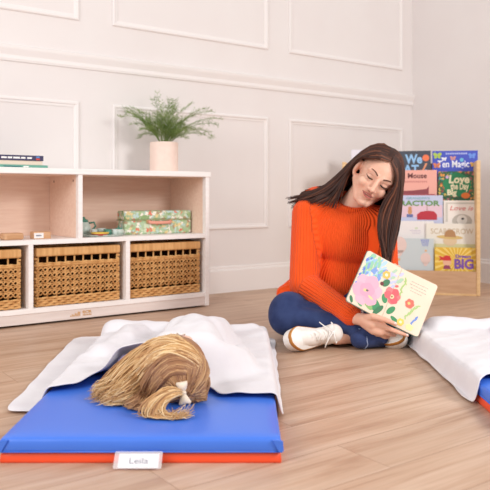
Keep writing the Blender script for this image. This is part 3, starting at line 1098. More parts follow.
def rack_x(px, v):
    k = (px - CX) / FPX
    a = (RF.x + 0.242 * v - k * (RF.y + 0.970 * v)) / (0.970 + 0.242 * k)
    return RW - a


def rack_z(px, py, v):
    x = rack_x(px, v)
    w = RF - rr * (RW - x) + rb_ * v
    return CH - (py - HOR) / FPX * w.y


def art(mb_fn, name, m, parent):
    mb = MB(); mb_fn(mb); return mb.build(name, m, parent)


FRONT = -0.0006


def display_book(label, tier, px0, px1, top, cover_mat, thick=0.010, dv=0.0):
    v = TV[tier] + dv
    x0, x1 = rack_x(px0, v), rack_x(px1, v)
    z1 = rack_z((px0 + px1) / 2, top, v + 0.02)
    h = (z1 - TZ[tier]) / math.cos(TILT)
    b = thing('picture_book', label, 'book', (0, 0, 0), 0, 'picture books on the rack')
    b.matrix_world = Matrix.Translation(RF - rr * RW) @ Matrix.Rotation(RA, 4, 'Z') @ Matrix.Translation(((x0 + x1) / 2, v, TZ[tier] + 0.0005)) @ Matrix.Rotation(-TILT, 4, 'X')
    w = x1 - x0
    MB().box(-w / 2 + 0.002, w / 2 - 0.002, 0.0018, thick - 0.0018, 0.002, h - 0.002).build('pages', m_page, b)
    c = MB()
    c.box(-w / 2, w / 2, 0, 0.0018, 0, h, 0.0006)
    c.box(-w / 2, w / 2, thick - 0.0018, thick, 0, h, 0.0006)
    c.box(-w / 2 - 0.001, -w / 2 + 0.002, 0, thick, 0, h)
    c.build('cover', cover_mat, b)
    return b, w, h


def cm(name, c, r=0.4):
    return mat('ink_' + name, c, r, 0.4)


# top row ------------------------------------------------------------
b, w, h = display_book('dark grey book with big pale blue letters, top row nearest her head', 4, 390, 430.8, 151.0, cm('charcoal', (72, 76, 88)))
lb = cm('sky_letters', (150, 192, 232))
text('We', 0.078, lb, b, 0.022, h - 0.078, FRONT, width=0.105, bold=0.0030)
text('EAT', 0.074, lb, b, -0.012, h - 0.142, FRONT, width=0.125, bold=0.0028)
art(lambda m: m.disc(w / 2 - 0.030, h - 0.046, 0.021, -0.0012, 0), 'orange_fruit', cm('orange', (236, 122, 82)), b)
art(lambda m: m.prism([(w / 2 - 0.054, h - 0.128), (w / 2 - 0.044, h - 0.130), (w / 2 - 0.020, h - 0.082), (w / 2 - 0.032, h - 0.078)], -0.0012, 0), 'carrot', cm('carrot', (226, 150, 112)), b)
art(lambda m: m.disc(w / 2 - 0.030, h - 0.128, 0.009, -0.0012, 0), 'full_stop', lb, b)

b, w, h = display_book('bright blue book with butterflies, top row at the far end of the rack', 4, 432.5, 478.0, 150.8, cm('royal_blue', (72, 86, 190)))
wh = cm('white', (236, 236, 244))
text('Ten Magic', 0.060, wh, b, -0.010, h - 0.103, FRONT, width=w * 0.70, bold=0.0012)
art(lambda m: [m.box(-0.055 + k * 0.013, -0.045 + k * 0.013, -0.0010, 0, h - 0.023, h - 0.013) for k in range(10)], 'small_print', cm('pale_blue', (176, 186, 232)), b)


def butterfly(m, x, z, s):
    for sx in (-1, 1):
        m.disc(x + sx * 0.010 * s, z + 0.006 * s, 0.011 * s, -0.0012, 0, 12, 0.008 * s, rot=sx * 0.6)
        m.disc(x + sx * 0.008 * s, z - 0.007 * s, 0.008 * s, -0.0012, 0, 12, 0.006 * s, rot=-sx * 0.6)


art(lambda m: butterfly(m, -w / 2 + 0.03, h - 0.030, 1.3), 'butterfly', cm('lime', (176, 200, 84)), b)
art(lambda m: butterfly(m, -w / 2 + 0.026, h - 0.092, 1.1), 'butterfly', cm('orange_b', (218, 130, 90)), b)
art(lambda m: butterfly(m, -0.012, h - 0.048, 0.9), 'butterfly', cm('peach', (212, 150, 140)), b)
art(lambda m: butterfly(m, w / 2 - 0.026, h - 0.088, 1.0), 'butterfly', cm('gold', (226, 176, 84)), b)
art(lambda m: butterfly(m, w / 2 - 0.034, h - 0.034, 1.1), 'butterfly', cm('azure', (110, 150, 226)), b)
art(lambda m: butterfly(m, -0.065, h - 0.052, 0.8), 'butterfly', wh, b)
art(lambda m: m.disc(0.040, h - 0.058, 0.012, -0.0012, 0), 'balloon', cm('aqua', (110, 186, 214)), b)

b, w, h = display_book('pale lavender book mostly behind her hair, top row beside the rack end', 4, 351.0, 386, 149.5, cm('lavender_white', (228, 222, 232)))
art(lambda m: (m.disc(-0.052, h - 0.030, 0.010, -0.0010, 0, 16, 0.016), m.disc(-0.020, h - 0.034, 0.010, -0.0010, 0, 16, 0.013)), 'lilac_marks', cm('lilac', (186, 178, 222)), b)
# second row ----------------------------------------------------------
b, w, h = display_book('salmon pink book with a dark red hill, second row under the charcoal one', 3, 391, 437, 170.2, cm('salmon', (236, 172, 158)))
dk = cm('brown_letters', (112, 62, 62))
text('Mouse', 0.044, dk, b, 0.020, h - 0.050, FRONT, width=0.115, bold=0.0012)
art(lambda m: [m.box(-0.055 + k * 0.0115, -0.047 + k * 0.0115, -0.0010, 0, h - 0.078, h - 0.067) for k in range(12)], 'small_print', cm('rose_letters', (206, 136, 130)), b)
art(lambda m: m.prism([(-w / 2 + 0.02, h - 0.160), (w / 2 - 0.05, h - 0.160), (w / 2 - 0.048, h - 0.100), (w / 2 - 0.062, h - 0.118), (-0.01, h - 0.128), (-w / 2 + 0.02, h - 0.132)], -0.0012, 0), 'hill', cm('maroon', (146, 70, 78)), b)
art(lambda m: m.prism([(-w / 2 + 0.01, h - 0.22), (w / 2 - 0.01, h - 0.22), (w / 2 - 0.01, h - 0.150), (-w / 2 + 0.01, h - 0.150)], -0.0014, 0), 'ground', cm('plum', (176, 86, 92)), b)

b, w, h = display_book('green jungle book with cream letters, second row at the far end', 3, 438.5, 477.6, 171.3, floral('jungle_cover', (40, 92, 60), [(206, 84, 50), (60, 120, 70), (226, 150, 70), (150, 60, 70), (50, 110, 80), (220, 190, 90), (70, 140, 150), (200, 110, 120)], 62, 7.7, 0.45))
art(lambda m: m.disc(-0.004, h - 0.085, w * 0.36, -0.0008, 0, 26, 0.074, 0.05), 'leafy_middle', cm('jungle_green', (40, 132, 86)), b)
cr = cm('cream_letters', (240, 232, 196))
text('Love', 0.066, cr, b, 0.006, h - 0.072, -0.0014, width=0.122, bold=0.0026, ital=0.1)
text('the Day', 0.056, cr, b, 0.010, h - 0.112, -0.0014, width=0.108, bold=0.0022)
text('Big', 0.046, cr, b, -0.036, h - 0.146, -0.0014, width=0.056, bold=0.0022)
art(lambda m: m.disc(0.045, h - 0.150, 0.026, -0.0016, 0, 20, 0.018), 'orange_flower', cm('orange2', (232, 120, 50)), b)
art(lambda m: m.disc(-0.062, h - 0.036, 0.010, -0.0016, 0, 14), 'lilac_flower', cm('lilac2', (206, 170, 206)), b)
# third row ------------------------------------------------------------
b, w, h = display_book('book with TRACTOR in green letters and a red field, third row beside her hair', 2, 391.5, 443, 195.4, cm('sky_cover', (196, 200, 226)))
art(lambda m: m.box(-w / 2 + 0.004, w / 2 - 0.004, -0.0007, 0, h - 0.135, h - 0.060), 'pink_sky', cm('pink_sky', (226, 196, 208)), b)
text("GRANDPA'S", 0.018, cm('teal_letters', (130, 176, 190)), b, 0.006, h - 0.024, -0.001, width=0.14, bold=0.0004)
text('TRACTOR', 0.044, cm('olive_letters', (112, 148, 92)), b, -0.004, h - 0.064, -0.001, width=w * 0.90, bold=0.0016)
art(lambda m: m.prism([(0.000, h - 0.118), (0.02, h - 0.102), (0.06, h - 0.094), (0.10, h - 0.098), (0.118, h - 0.118), (0.118, h - 0.15), (0, h - 0.15)], -0.0014, 0), 'red_field', cm('crimson', (186, 52, 66)), b)
art(lambda m: (m.disc(-0.042, h - 0.100, 0.013, -0.0018, 0, 14, 0.018), m.disc(-0.042, h - 0.080, 0.011, -0.0018, 0, 14)), 'little_figure', cm('ochre', (206, 150, 104)), b)
art(lambda m: m.box(-0.062, -0.024, -0.0016, 0, h - 0.135, h - 0.116), 'blue_box', cm('slate', (104, 116, 168)), b)
art(lambda m: m.box(0.058, 0.061, -0.0016, 0, h - 0.098, h - 0.056), 'post', cm('brown2', (150, 110, 92)), b)

b, w, h = display_book('cream book with red handwriting and a grey animal, third row at the far end', 2, 443.8, 478.5, 200.5, cm('ivory', (238, 230, 222)))
gm = cm('grey_fur', (190, 182, 172))


def frame_strokes(m):
    for (x0, x1, z0, z1) in ((-w / 2 + 0.012, w / 2 - 0.012, h - 0.022, h - 0.012), (-w / 2 + 0.010, -w / 2 + 0.024, h - 0.13, h - 0.022), (w / 2 - 0.024, w / 2 - 0.010, h - 0.13, h - 0.022)):
        m.box(x0, x1, -0.0008, 0, z0, z1)


art(frame_strokes, 'grey_border', cm('border_grey', (206, 200, 190)), b)
text('Love is', 0.040, cm('red_script', (214, 116, 112)), b, 0.0, h - 0.060, -0.001, width=w * 0.68, bold=0.0003, ital=0.3)
art(lambda m: (m.disc(0.006, h - 0.125, 0.058, -0.0010, 0, 22, 0.042),), 'animal_head', gm, b)
art(lambda m: (m.disc(0.006, h - 0.118, 0.030, -0.0014, 0, 18, 0.030),), 'animal_muzzle', cm('pale_fur', (228, 222, 214)), b)
art(lambda m: m.disc(0.010, h - 0.111, 0.008, -0.0020, 0, 14, 0.0065), 'animal_nose', cm('nose_black', (52, 46, 46)), b)
# fourth row -----------------------------------------------------------
b, w, h = display_book('plain white book with faint print, fourth row beside her hair', 1, 387, 434, 221.0, cm('paper_white', (232, 226, 224)), dv=0.012)
art(lambda m: (m.box(-0.004, 0.060, -0.0008, 0, h - 0.060, h - 0.056), m.box(0.004, 0.064, -0.0008, 0, h - 0.069, h - 0.066), m.box(0.012, 0.058, -0.0008, 0, h - 0.078, h - 0.075)), 'faint_lines', cm('faint', (206, 196, 208)), b)
art(lambda m: m.disc(0.036, h - 0.044, 0.010, -0.0008, 0, 14, 0.007), 'leaf_mark', cm('faint_green', (208, 214, 190)), b)

b, w, h = display_book('pale book with a straw hat on its cover, fourth row at the far end', 1, 426, 476.0, 223.6, cm('pale_straw', (232, 226, 214)))
text('SCARECROW', 0.046, cm('straw_letters', (202, 184, 156)), b, 0.006, h - 0.062, FRONT, width=w * 0.86, bold=0.0004)
ht = cm('straw', (214, 184, 120))
art(lambda m: m.disc(-0.004, h - 0.104, 0.040, -0.0016, 0, 20, 0.030), 'face', cm('face_tan', (222, 196, 160)), b)
art(lambda m: m.disc(-0.006, h - 0.082, 0.076, -0.0020, 0, 26, 0.012, rot=-0.04), 'hat_brim', ht, b)
art(lambda m: m.prism([(-0.036, h - 0.080), (0.030, h - 0.082), (0.024, h - 0.050), (0.006, h - 0.036), (-0.020, h - 0.040), (-0.034, h - 0.056)], -0.0024, 0), 'hat_crown', cm('hat_brown', (178, 134, 92)), b)
art(lambda m: m.box(-w / 2 + 0.004, w / 2 - 0.004, -0.0008, 0, h - 0.18, h - 0.122), 'field', cm('field', (214, 208, 158)), b)
# front row --------------------------------------------------------------
b, w, h = display_book('pale blue book with hot air balloons, front row beside her arm', 0, 385, 434, 238.5, cm('duck_egg', (198, 206, 208)), dv=0.012)


def balloon(m, x, z, s):
    m.disc(x, z, 0.030 * s, -0.0010, 0, 20, 0.034 * s)
    m.prism([(x - 0.020 * s, z - 0.022 * s), (x + 0.020 * s, z - 0.022 * s), (x + 0.006 * s, z - 0.046 * s), (x - 0.006 * s, z - 0.046 * s)], -0.0010, 0)


art(lambda m: balloon(m, -0.060, h - 0.040, 1.5), 'pink_balloon', cm('blush', (226, 200, 192)), b)
art(lambda m: m.box(-0.066, -0.054, -0.0012, 0, h - 0.135, h - 0.120), 'basket', cm('basket_tan', (220, 176, 130)), b)
art(lambda m: balloon(m, 0.095, h - 0.118, 1.0), 'pink_balloon', cm('blush', (226, 200, 192)), b)
art(lambda m: [m.prism([(0.066 + k * 0.0105, h - 0.004), (0.073 + k * 0.0105, h - 0.004), (0.080 + k * 0.0070, h - 0.046), (0.077 + k * 0.0070, h - 0.046)], -0.0012, 0) for k in range(5)], 'striped_balloon', cm('periwinkle', (150, 158, 206)), b)
art(lambda m: m.box(0.090, 0.102, -0.0012, 0, h - 0.078, h - 0.066), 'basket', cm('basket_tan', (220, 176, 130)), b)

b, w, h = display_book('mustard yellow book with BIG in purple letters, front row at the far end', 0, 434.8, 479.2, 247.6, cm('mustard', (222, 178, 58)))
ry = MB()
for k in range(22):
    a = PI * 2 * k / 22
    c, s = math.cos(a), math.sin(a)
    c2, s2 = math.cos(a + 0.12), math.sin(a + 0.12)

    def clip(c, s):
        t = min((w / 2 - 0.002) / max(abs(c), 1e-4), (0.075 if s > 0 else 0.070) / max(abs(s), 1e-4))
        return (t * c, h - 0.077 + t * s)
    p, q = clip(c, s), clip(c2, s2)
    ry.prism([(0, h - 0.077), p, q], -0.0006, 0)
ry.build('sun_rays', cm('pale_rays', (238, 210, 118)), b)
text('BIG', 0.076, cm('purple', (126, 84, 168)), b, 0.040, h - 0.122, -0.0012, width=0.108, bold=0.0034)
text('Dream', 0.026, cm('purple', (126, 84, 168)), b, 0.036, h - 0.060, -0.0012, width=0.086, bold=0.0010)
art(lambda m: m.disc(-0.055, h - 0.088, 0.024, -0.0014, 0, 18, 0.022), 'face', cm('face_peach', (232, 180, 150)), b)
art(lambda m: m.prism([(-0.080, h - 0.078), (-0.076, h - 0.055), (-0.058, h - 0.046), (-0.038, h - 0.052), (-0.030, h - 0.078)], -0.0020, 0), 'red_hat', cm('hat_red', (206, 56, 54)), b)
art(lambda m: m.prism([(-0.105, h - 0.050), (-0.078, h - 0.058), (-0.078, h - 0.072), (-0.104, h - 0.082), (-0.092, h - 0.066)], -0.0020, 0), 'hat_ribbon', cm('hat_red', (206, 56, 54)), b)
art(lambda m: m.prism([(-0.078, h - 0.128), (-0.070, h - 0.106), (-0.042, h - 0.106), (-0.032, h - 0.128)], -0.0016, 0), 'shirt', cm('shirt_plum', (150, 70, 100)), b)
# ------------------------------------------------------------------ people: skin, hair, cloth
def skin_mat(name, col, col2):
    m = mat(name, col, 0.48, 0.35, var=col2, scale=18, sss=0.12)
    return m


m_skin = skin_mat('skin', (232, 184, 160), (224, 170, 146))
m_skin_child = skin_mat('skin_child', (240, 196, 174), (236, 186, 166))


def hair_mats(prefix, cols, rough=0.42):
    return [mat(prefix + '_%d' % i, c, rough, 0.3) for i, c in enumerate(cols)]


def strands(name, guide_sets, mats, parent, count, rad, n=14, jit=0.006, seed=1, push=None, taper=0.35, wave=0.0, zmin=None, jt=None):
    """locks of hair: curves between neighbouring guide lines, tapering to their tips"""
    R = random.Random(seed)
    cu = bpy.data.curves.new(name, 'CURVE')
    cu.dimensions = '3D'
    cu.bevel_depth = 1.0
    cu.bevel_resolution = 1
    cu.resolution_u = 3
    cu.use_fill_caps = True
    for m in mats:
        cu.materials.append(m)
    for gs in guide_sets:
        G = [catmull(g, n) for g in gs]
        c = count if len(gs) > 1 else max(6, count // 4)
        for k in range(c):
            t = R.random() * (len(G) - 1)
            i = min(int(t), max(len(G) - 2, 0)); f = t - i
            pts = G[i] * (1 - f) + (G[i + 1] if len(G) > 1 else G[i]) * f
            off = np.array([R.gauss(0, 1), R.gauss(0, 1), R.gauss(0, 1)]) * jit
            off2 = np.array([R.gauss(0, 1), R.gauss(0, 1), R.gauss(0, 1)]) * jit * 1.5
            ph = R.uniform(0, 6.28); fr_ = R.uniform(0.8, 1.3)
            last = n if R.random() < 0.5 else n - R.randint(0, 3)
            out = []
            for j in range(last):
                u = j / (n - 1)
                p = pts[j] + off * (0.25 + 0.75 * u) + off2 * u * u
                if wave:
                    a = wave * u
                    p = p + np.array([math.sin(ph + u * 9 * fr_), math.cos(ph + u * 8 * fr_), math.sin(ph * 2 + u * 10 * fr_)]) * a
                p = V(p)
                if push:
                    p = push(p)
                if zmin is not None and p.z < zmin:
                    p.z = zmin + R.random() * 0.004
                out.append(p)
            sp = cu.splines.new('POLY')
            sp.points.add(len(out) - 1)
            r0 = rad * R.uniform(0.7, 1.25)
            for j, p in enumerate(out):
                u = j / (len(out) - 1)
                sp.points[j].co = (p.x, p.y, p.z, 1)
                sp.points[j].radius = r0 * (0.55 + 0.45 * min(1, u / 0.15)) * (1 - (1 - taper) * max(0, (u - 0.55) / 0.45) ** 1.3)
            sp.use_smooth = True
            sp.material_index = R.choices(range(len(mats)), weights=[3, 3, 2, 1][:len(mats)])[0]
    o = bpy.data.objects.new(name, cu)
    COL.objects.link(o)
    me = evaluated(o)
    bpy.data.objects.remove(o)
    bpy.data.curves.remove(cu)
    me.name = name
    o = link(name, me)
    if parent:
        o.parent = parent
        o.matrix_parent_inverse = Matrix.Translation(-parent.location)
    return o


def under(o, parent):
    o.parent = parent
    o.matrix_parent_inverse = Matrix.Translation(-parent.location)
    return o


def pusher(balls):
    """keeps a point outside the given ellipsoids (centre, radii, rotation)"""
    data = [(V(c), V(r), R_.transposed() if R_ else None, R_) for (c, r, R_) in balls]

    def f(p):
        for (c, r, Ri, R_) in data:
            q = p - c
            if Ri: q = Ri @ q
            e = V((q.x / r.x, q.y / r.y, q.z / r.z))
            L = e.length
            if L < 1 and L > 1e-5:
                e = e / L
                q = V((e.x * r.x, e.y * r.y, e.z * r.z))
                if R_: q = R_ @ q
                p = c + q
        return p
    return f


def rib_attr(me, bones):
    """a lengthwise rib coordinate around each limb, for knitted and denim cloth"""
    n = len(me.vertices)
    co = np.zeros(n * 3); me.vertices.foreach_get('co', co); co = co.reshape(-1, 3)
    best = np.full(n, 1e9); ph = np.zeros(n)
    for (a, b, r, count, ref) in bones:
        a = np.array(a); b = np.array(b); d = b - a; L = np.linalg.norm(d); d = d / L
        t = np.clip((co - a) @ d, 0, L)
        q = co - a - np.outer(t, d)
        dist = np.linalg.norm(q, axis=1) / r
        ref = np.array(ref, float); x = ref - d * (ref @ d); x /= np.linalg.norm(x); y = np.cross(d, x)
        ang = np.arctan2(q @ y, q @ x)
        m = dist < best
        best[m] = dist[m]; ph[m] = (ang * count)[m]
    at = me.attributes.new('rib', 'FLOAT', 'POINT')
    at.data.foreach_set('value', ph)


def knit_mat(name, col, col2, depth=0.004):
    m = bpy.data.materials.new(name); m.use_nodes = True
    nt = m.node_tree; N, L = nt.nodes.new, nt.links.new
    b = nt.nodes['Principled BSDF']
    b.inputs['Roughness'].default_value = 0.85; b.inputs['Specular IOR Level'].default_value = 0.15
    b.inputs['Sheen Weight'].default_value = 0.10
    at = N('ShaderNodeAttribute'); at.attribute_name = 'rib'
    sn = N('ShaderNodeMath'); sn.operation = 'SINE'
    L(at.outputs['Fac'], sn.inputs[0])
    tc = N('ShaderNodeTexCoord')
    nz = N('ShaderNodeTexNoise'); nz.inputs['Scale'].default_value = 14
    L(tc.outputs['Object'], nz.inputs['Vector'])
    mx = N('ShaderNodeMix'); mx.data_type = 'RGBA'
    mx.inputs[6].default_value = lin(col); mx.inputs[7].default_value = lin(col2)
    L(nz.outputs[0], mx.inputs[0]); L(mx.outputs[2], b.inputs['Base Color'])
    bp = N('ShaderNodeBump'); bp.inputs['Strength'].default_value = 0.7; bp.inputs['Distance'].default_value = depth
    L(sn.outputs[0], bp.inputs['Height']); L(bp.outputs[0], b.inputs['Normal'])
    return m


# ------------------------------------------------------------------ the seated woman
WO = V((0.37, 3.02, 0.0))
woman = thing('person', 'woman in orange sweater and jeans sitting cross-legged on the floor with an open book', 'person', WO)


def head_matrix(center, yaw, pitch, roll, scale=1.0):
    R = Matrix.Rotation(roll, 3, 'Y') @ Matrix.Rotation(yaw, 3, 'Z') @ Matrix.Rotation(pitch, 3, 'X')
    return Matrix.Translation(center) @ R.to_4x4() @ Matrix.Scale(scale, 4), R


HC = P(375.9, 176.8, 2.905)
HS = 1.08
HM, HR = head_matrix(HC, math.radians(2), math.radians(14.5), math.radians(35), HS)


def H(x, y, z):
    return HM @ V((x, y, z))


def add_head(mb):
    """local frame: face towards -y, crown up; origin between the ears at eye height"""
    def E(c, r, rot=None):
        mb.ell(H(*c), [q * HS for q in r], HR @ rot if rot else HR, 32, 20)

    def T(a, b, ra, rb):
        mb.cap(H(*a), H(*b), ra * HS, rb * HS, 5, 14)
    E((0, 0.012, 0.030), (0.074, 0.094, 0.090))           # cranium
    E((0, -0.030, 0.020), (0.066, 0.060, 0.064))           # forehead and temples
    E((0, -0.030, -0.035), (0.060, 0.056, 0.062))          # mid face
    E((0, -0.036, -0.072), (0.043, 0.048, 0.042))          # jaw
    E((0, -0.072, -0.097), (0.021, 0.018, 0.017))          # chin
    T((-0.056, 0.0, -0.045), (-0.020, -0.064, -0.096), 0.018, 0.016)
    T((0.056, 0.0, -0.045), (0.020, -0.064, -0.096), 0.018, 0.016)
    E((-0.036, -0.062, -0.032), (0.024, 0.022, 0.022))     # cheeks
    E((0.036, -0.062, -0.032), (0.024, 0.022, 0.022))
    T((-0.044, -0.068, 0.020), (-0.012, -0.084, 0.016), 0.012, 0.012)  # brow
    T((0.044, -0.068, 0.020), (0.012, -0.084, 0.016), 0.012, 0.012)
    T((0, -0.084, 0.010), (0, -0.106, -0.034), 0.0085, 0.0105)         # nose
    E((0, -0.108, -0.036), (0.011, 0.011, 0.009))
    E((-0.012, -0.098, -0.038), (0.0085, 0.010, 0.0075))
    E((0.012, -0.098, -0.038), (0.0085, 0.010, 0.0075))
    E((-0.031, -0.071, 0.000), (0.0165, 0.0140, 0.0115))   # lidded eyes
    E((0.031, -0.071, 0.000), (0.0165, 0.0140, 0.0115))
    E((0, -0.080, -0.064), (0.026, 0.014, 0.017))          # muzzle
    for s in (-1, 1):                                       # ears
        E((s * 0.080, 0.004, -0.008), (0.009, 0.018, 0.032), Matrix.Rotation(s * 0.35, 3, 'Z'))
        T((s * 0.080, 0.016, 0.012), (s * 0.080, 0.014, -0.016), 0.006, 0.006)
        E((s * 0.076, -0.002, -0.036), (0.006, 0.009, 0.009))


J = dict(
    pel=P(334, 304, 3.10), waist=P(337, 276, 3.06), chest=P(344, 238, 3.02), neck=P(349, 206, 2.985),
    shR=P(308, 214, 3.03), elR=P(304, 284, 2.90), wrR=P(356, 318.5, 2.655),
    shL=P(380, 221, 2.97), elL=P(386, 298, 2.93), wrL=P(401, 294, 2.735),
    hipR=P(313, 307, 3.04), knR=P(288, 316, 2.80), anR=P(379, 328, 2.76),
    hipL=P(354, 307, 3.02), knL=P(393, 327, 2.74), anL=V((0.352, 2.690, 0.036)))
for k in ('hipR', 'hipL', 'pel'):
    J[k].z = max(J[k].z, 0.105)

body = MB()
add_head(body)
skull = H(0, 0.03, -0.05)
body.cap(J['neck'] + V((0.0, 0.01, -0.02)), skull, 0.056, 0.052, 6, 20)
body.ell(J['chest'] + V((0, 0.01, 0.02)), (0.130, 0.075, 0.12))
body.cap(J['chest'] + V((0, 0.02, 0)), J['waist'] + V((0, 0.02, 0)), 0.085, 0.085)
body.cap(J['waist'] + V((0, 0.02, 0)), J['pel'], 0.085, 0.095)
body.cap(J['neck'] + V((0, 0.01, -0.035)), J['shR'] + V((0.02, 0.01, 0.0)), 0.055, 0.046)
body.cap(J['neck'] + V((0, 0.01, -0.035)), J['shL'] + V((-0.02, 0.01, 0.0)), 0.055, 0.046)
body.ell(J['neck'] + V((0.0, 0.0, -0.050)), (0.085, 0.052, 0.045))
for s in ('R', 'L'):
    body.cap(J['sh' + s], J['el' + s], 0.046, 0.036)
    body.cap(J['el' + s], J['wr' + s], 0.036, 0.0235)
    body.cap(J['hip' + s], J['kn' + s], 0.078, 0.056)
    body.cap(J['kn' + s], J['an' + s], 0.048, 0.026)
# her right hand: palm under the book, thumb on the page, fingers beneath and behind
hw = J['wrR']
body.chain([hw, P(364, 320.0, 2.632), P(372, 323.5, 2.612)], [0.0225, 0.0250, 0.0235])
body.chain([P(364, 322, 2.632), P(374, 329, 2.617), P(380, 331.5, 2.612)], [0.0215, 0.0225, 0.0175])
body.cap(P(373, 321.5, 2.610), P(383, 325.5, 2.602), 0.019, 0.0135)
body.chain([P(383, 326.2, 2.602), P(391.5, 329.6, 2.596), P(399.5, 332.6, 2.592), P(407.5, 335.4, 2.592)], [0.0110, 0.0093, 0.0082, 0.0066])       # index
body.chain([P(382, 330.5, 2.607), P(389.5, 334.2, 2.620), P(395, 334.6, 2.650), P(396, 331.5, 2.668)], [0.0115, 0.0096, 0.0085, 0.0070])   # middle
body.chain([P(379, 333.0, 2.615), P(385, 337.0, 2.640), P(389.5, 336.8, 2.668), P(390, 334, 2.685)], [0.0115, 0.0092, 0.0082, 0.0068])     # ring
body.chain([P(375.5, 333.0, 2.628), P(379.5, 337.0, 2.652), P(383, 337.0, 2.676), P(384, 334.5, 2.692)], [0.0100, 0.0082, 0.0072, 0.0060]) # little
body.chain([P(365, 318.0, 2.625), P(373, 316.5, 2.590), P(384.5, 319.6, 2.574), P(395.5, 324.0, 2.570)], [0.0160, 0.0130, 0.0100, 0.0078])  # thumb
# her left hand behind the book, fingertips over its upper edge
hl = J['wrL']
body.chain([hl, P(399.5, 285, 2.715), P(398, 278, 2.705)], [0.0225, 0.026, 0.026])
for (dx, tip, dy) in ((-5.5, 263.8, 0.5), (-1.5, 263.5, 0.0), (2.4, 265.3, 0.6), (6.0, 268.5, 1.5)):
    body.chain([P(398 + dx * 0.8, 279 + dy, 2.702), P(397.5 + dx, 272 + dy, 2.692), P(397 + dx, tip + 3.5, 2.682), P(396.2 + dx, tip + 1.2, 2.672)], [0.0100, 0.0088, 0.0078, 0.0066])
body.chain([P(403, 288, 2.71), P(410, 287, 2.69), P(413, 284, 2.675)], [0.013, 0.0105, 0.0085])
me = fuse(body, 0.0032, 5, 0.5, 'body')
me.materials.append(m_skin)
under(link('body', me), woman)

# features of the face -------------------------------------------------------
m_lip = mat('lips', (196, 112, 104), 0.4, 0.4)
m_brow = mat('brow_hair', (96, 62, 48), 0.7, 0.2)
m_lash = mat('lashes', (42, 28, 26), 0.6, 0.3)
m_nail = mat('nail', (244, 222, 214), 0.25, 0.5)
lp = MB()
up_ = [(-0.0235, -0.0835, -0.0590), (-0.012, -0.0945, -0.0575), (-0.004, -0.0975, -0.0560), (0, -0.0972, -0.0568), (0.004, -0.0975, -0.0560), (0.012, -0.0945, -0.0575), (0.0235, -0.0835, -0.0590)]
lo_ = [(-0.0215, -0.0840, -0.0605), (-0.012, -0.0935, -0.0665), (0, -0.0965, -0.0685), (0.012, -0.0935, -0.0665), (0.0215, -0.0840, -0.0605)]
lp.tube([H(*p) for p in catmull(up_, 17)], [HS * (0.0010 + 0.0017 * math.sin(PI * k / 16)) for k in range(17)], 8)
lp.tube([H(*p) for p in catmull(lo_, 17)], [HS * (0.0010 + 0.0025 * math.sin(PI * k / 16)) for k in range(17)], 8)
under(lp.build('lips', m_lip), woman)
mo = MB()
mo.tube([H(*p) for p in catmull([(-0.024, -0.0845, -0.0592), (-0.010, -0.0972, -0.0622), (0.0, -0.0996, -0.0625), (0.010, -0.0972, -0.0622), (0.024, -0.0845, -0.0592)], 15)], [HS * 0.0009] * 15, 6)
under(mo.build('mouth_line', mat('mouth_dark', (128, 62, 58), 0.5)), woman)
for s in (-1, 1):
    eb = MB()
    pts = catmull([(s * 0.013, -0.0965, 0.0180), (s * 0.026, -0.0935, 0.0245), (s * 0.040, -0.0830, 0.0265), (s * 0.052, -0.0690, 0.0215)], 13)
    eb.tube([H(*p) for p in pts], [HS * (0.0027 - 0.0018 * (k / 12) ** 1.4) for k in range(13)], 6)
    under(eb.build('eyebrow', m_brow), woman)
    el = MB()
    pts = catmull([(s * 0.0160, -0.0805, -0.0035), (s * 0.024, -0.0853, -0.0068), (s * 0.033, -0.0852, -0.0074), (s * 0.042, -0.0805, -0.0048), (s * 0.048, -0.0735, -0.0012)], 15)
    el.tube([H(*p) for p in pts], [HS * (0.0010 + 0.0013 * math.sin(PI * min(1, (k + 2) / 14))) for k in range(15)], 6)
    under(el.build('eyelashes', m_lash), woman)
    lid = MB()
    pts = catmull([(s * 0.0165, -0.0815, 0.0030), (s * 0.026, -0.0853, 0.0078), (s * 0.038, -0.0822, 0.0082), (s * 0.047, -0.0745, 0.0040)], 11)
    lid.tube([H(*p) for p in pts], [HS * 0.0008] * 11, 5)
    under(lid.build('lid_crease', mat('lid_crease', (176, 120, 102), 0.6)), woman)
    nn_ = MB()
    nn_.ell(H(s * 0.0062, -0.1065, -0.0440), [0.0032 * HS, 0.0036 * HS, 0.0018 * HS], HR)
    under(nn_.build('nostril', mat('nostril_dark', (120, 66, 56), 0.7)), woman)
nl = MB()
nl.ell(P(395.4, 323.2, 2.5635), (0.0056, 0.0022, 0.0048), Matrix.Rotation(0.45, 3, 'Y'))
under(nl.build('thumb_nail', m_nail), woman)
nl = MB()
nl.ell(P(407.2, 334.9, 2.5868), (0.0050, 0.0020, 0.0038), Matrix.Rotation(0.4, 3, 'Y'))
under(nl.build('finger_nail', m_nail), woman)

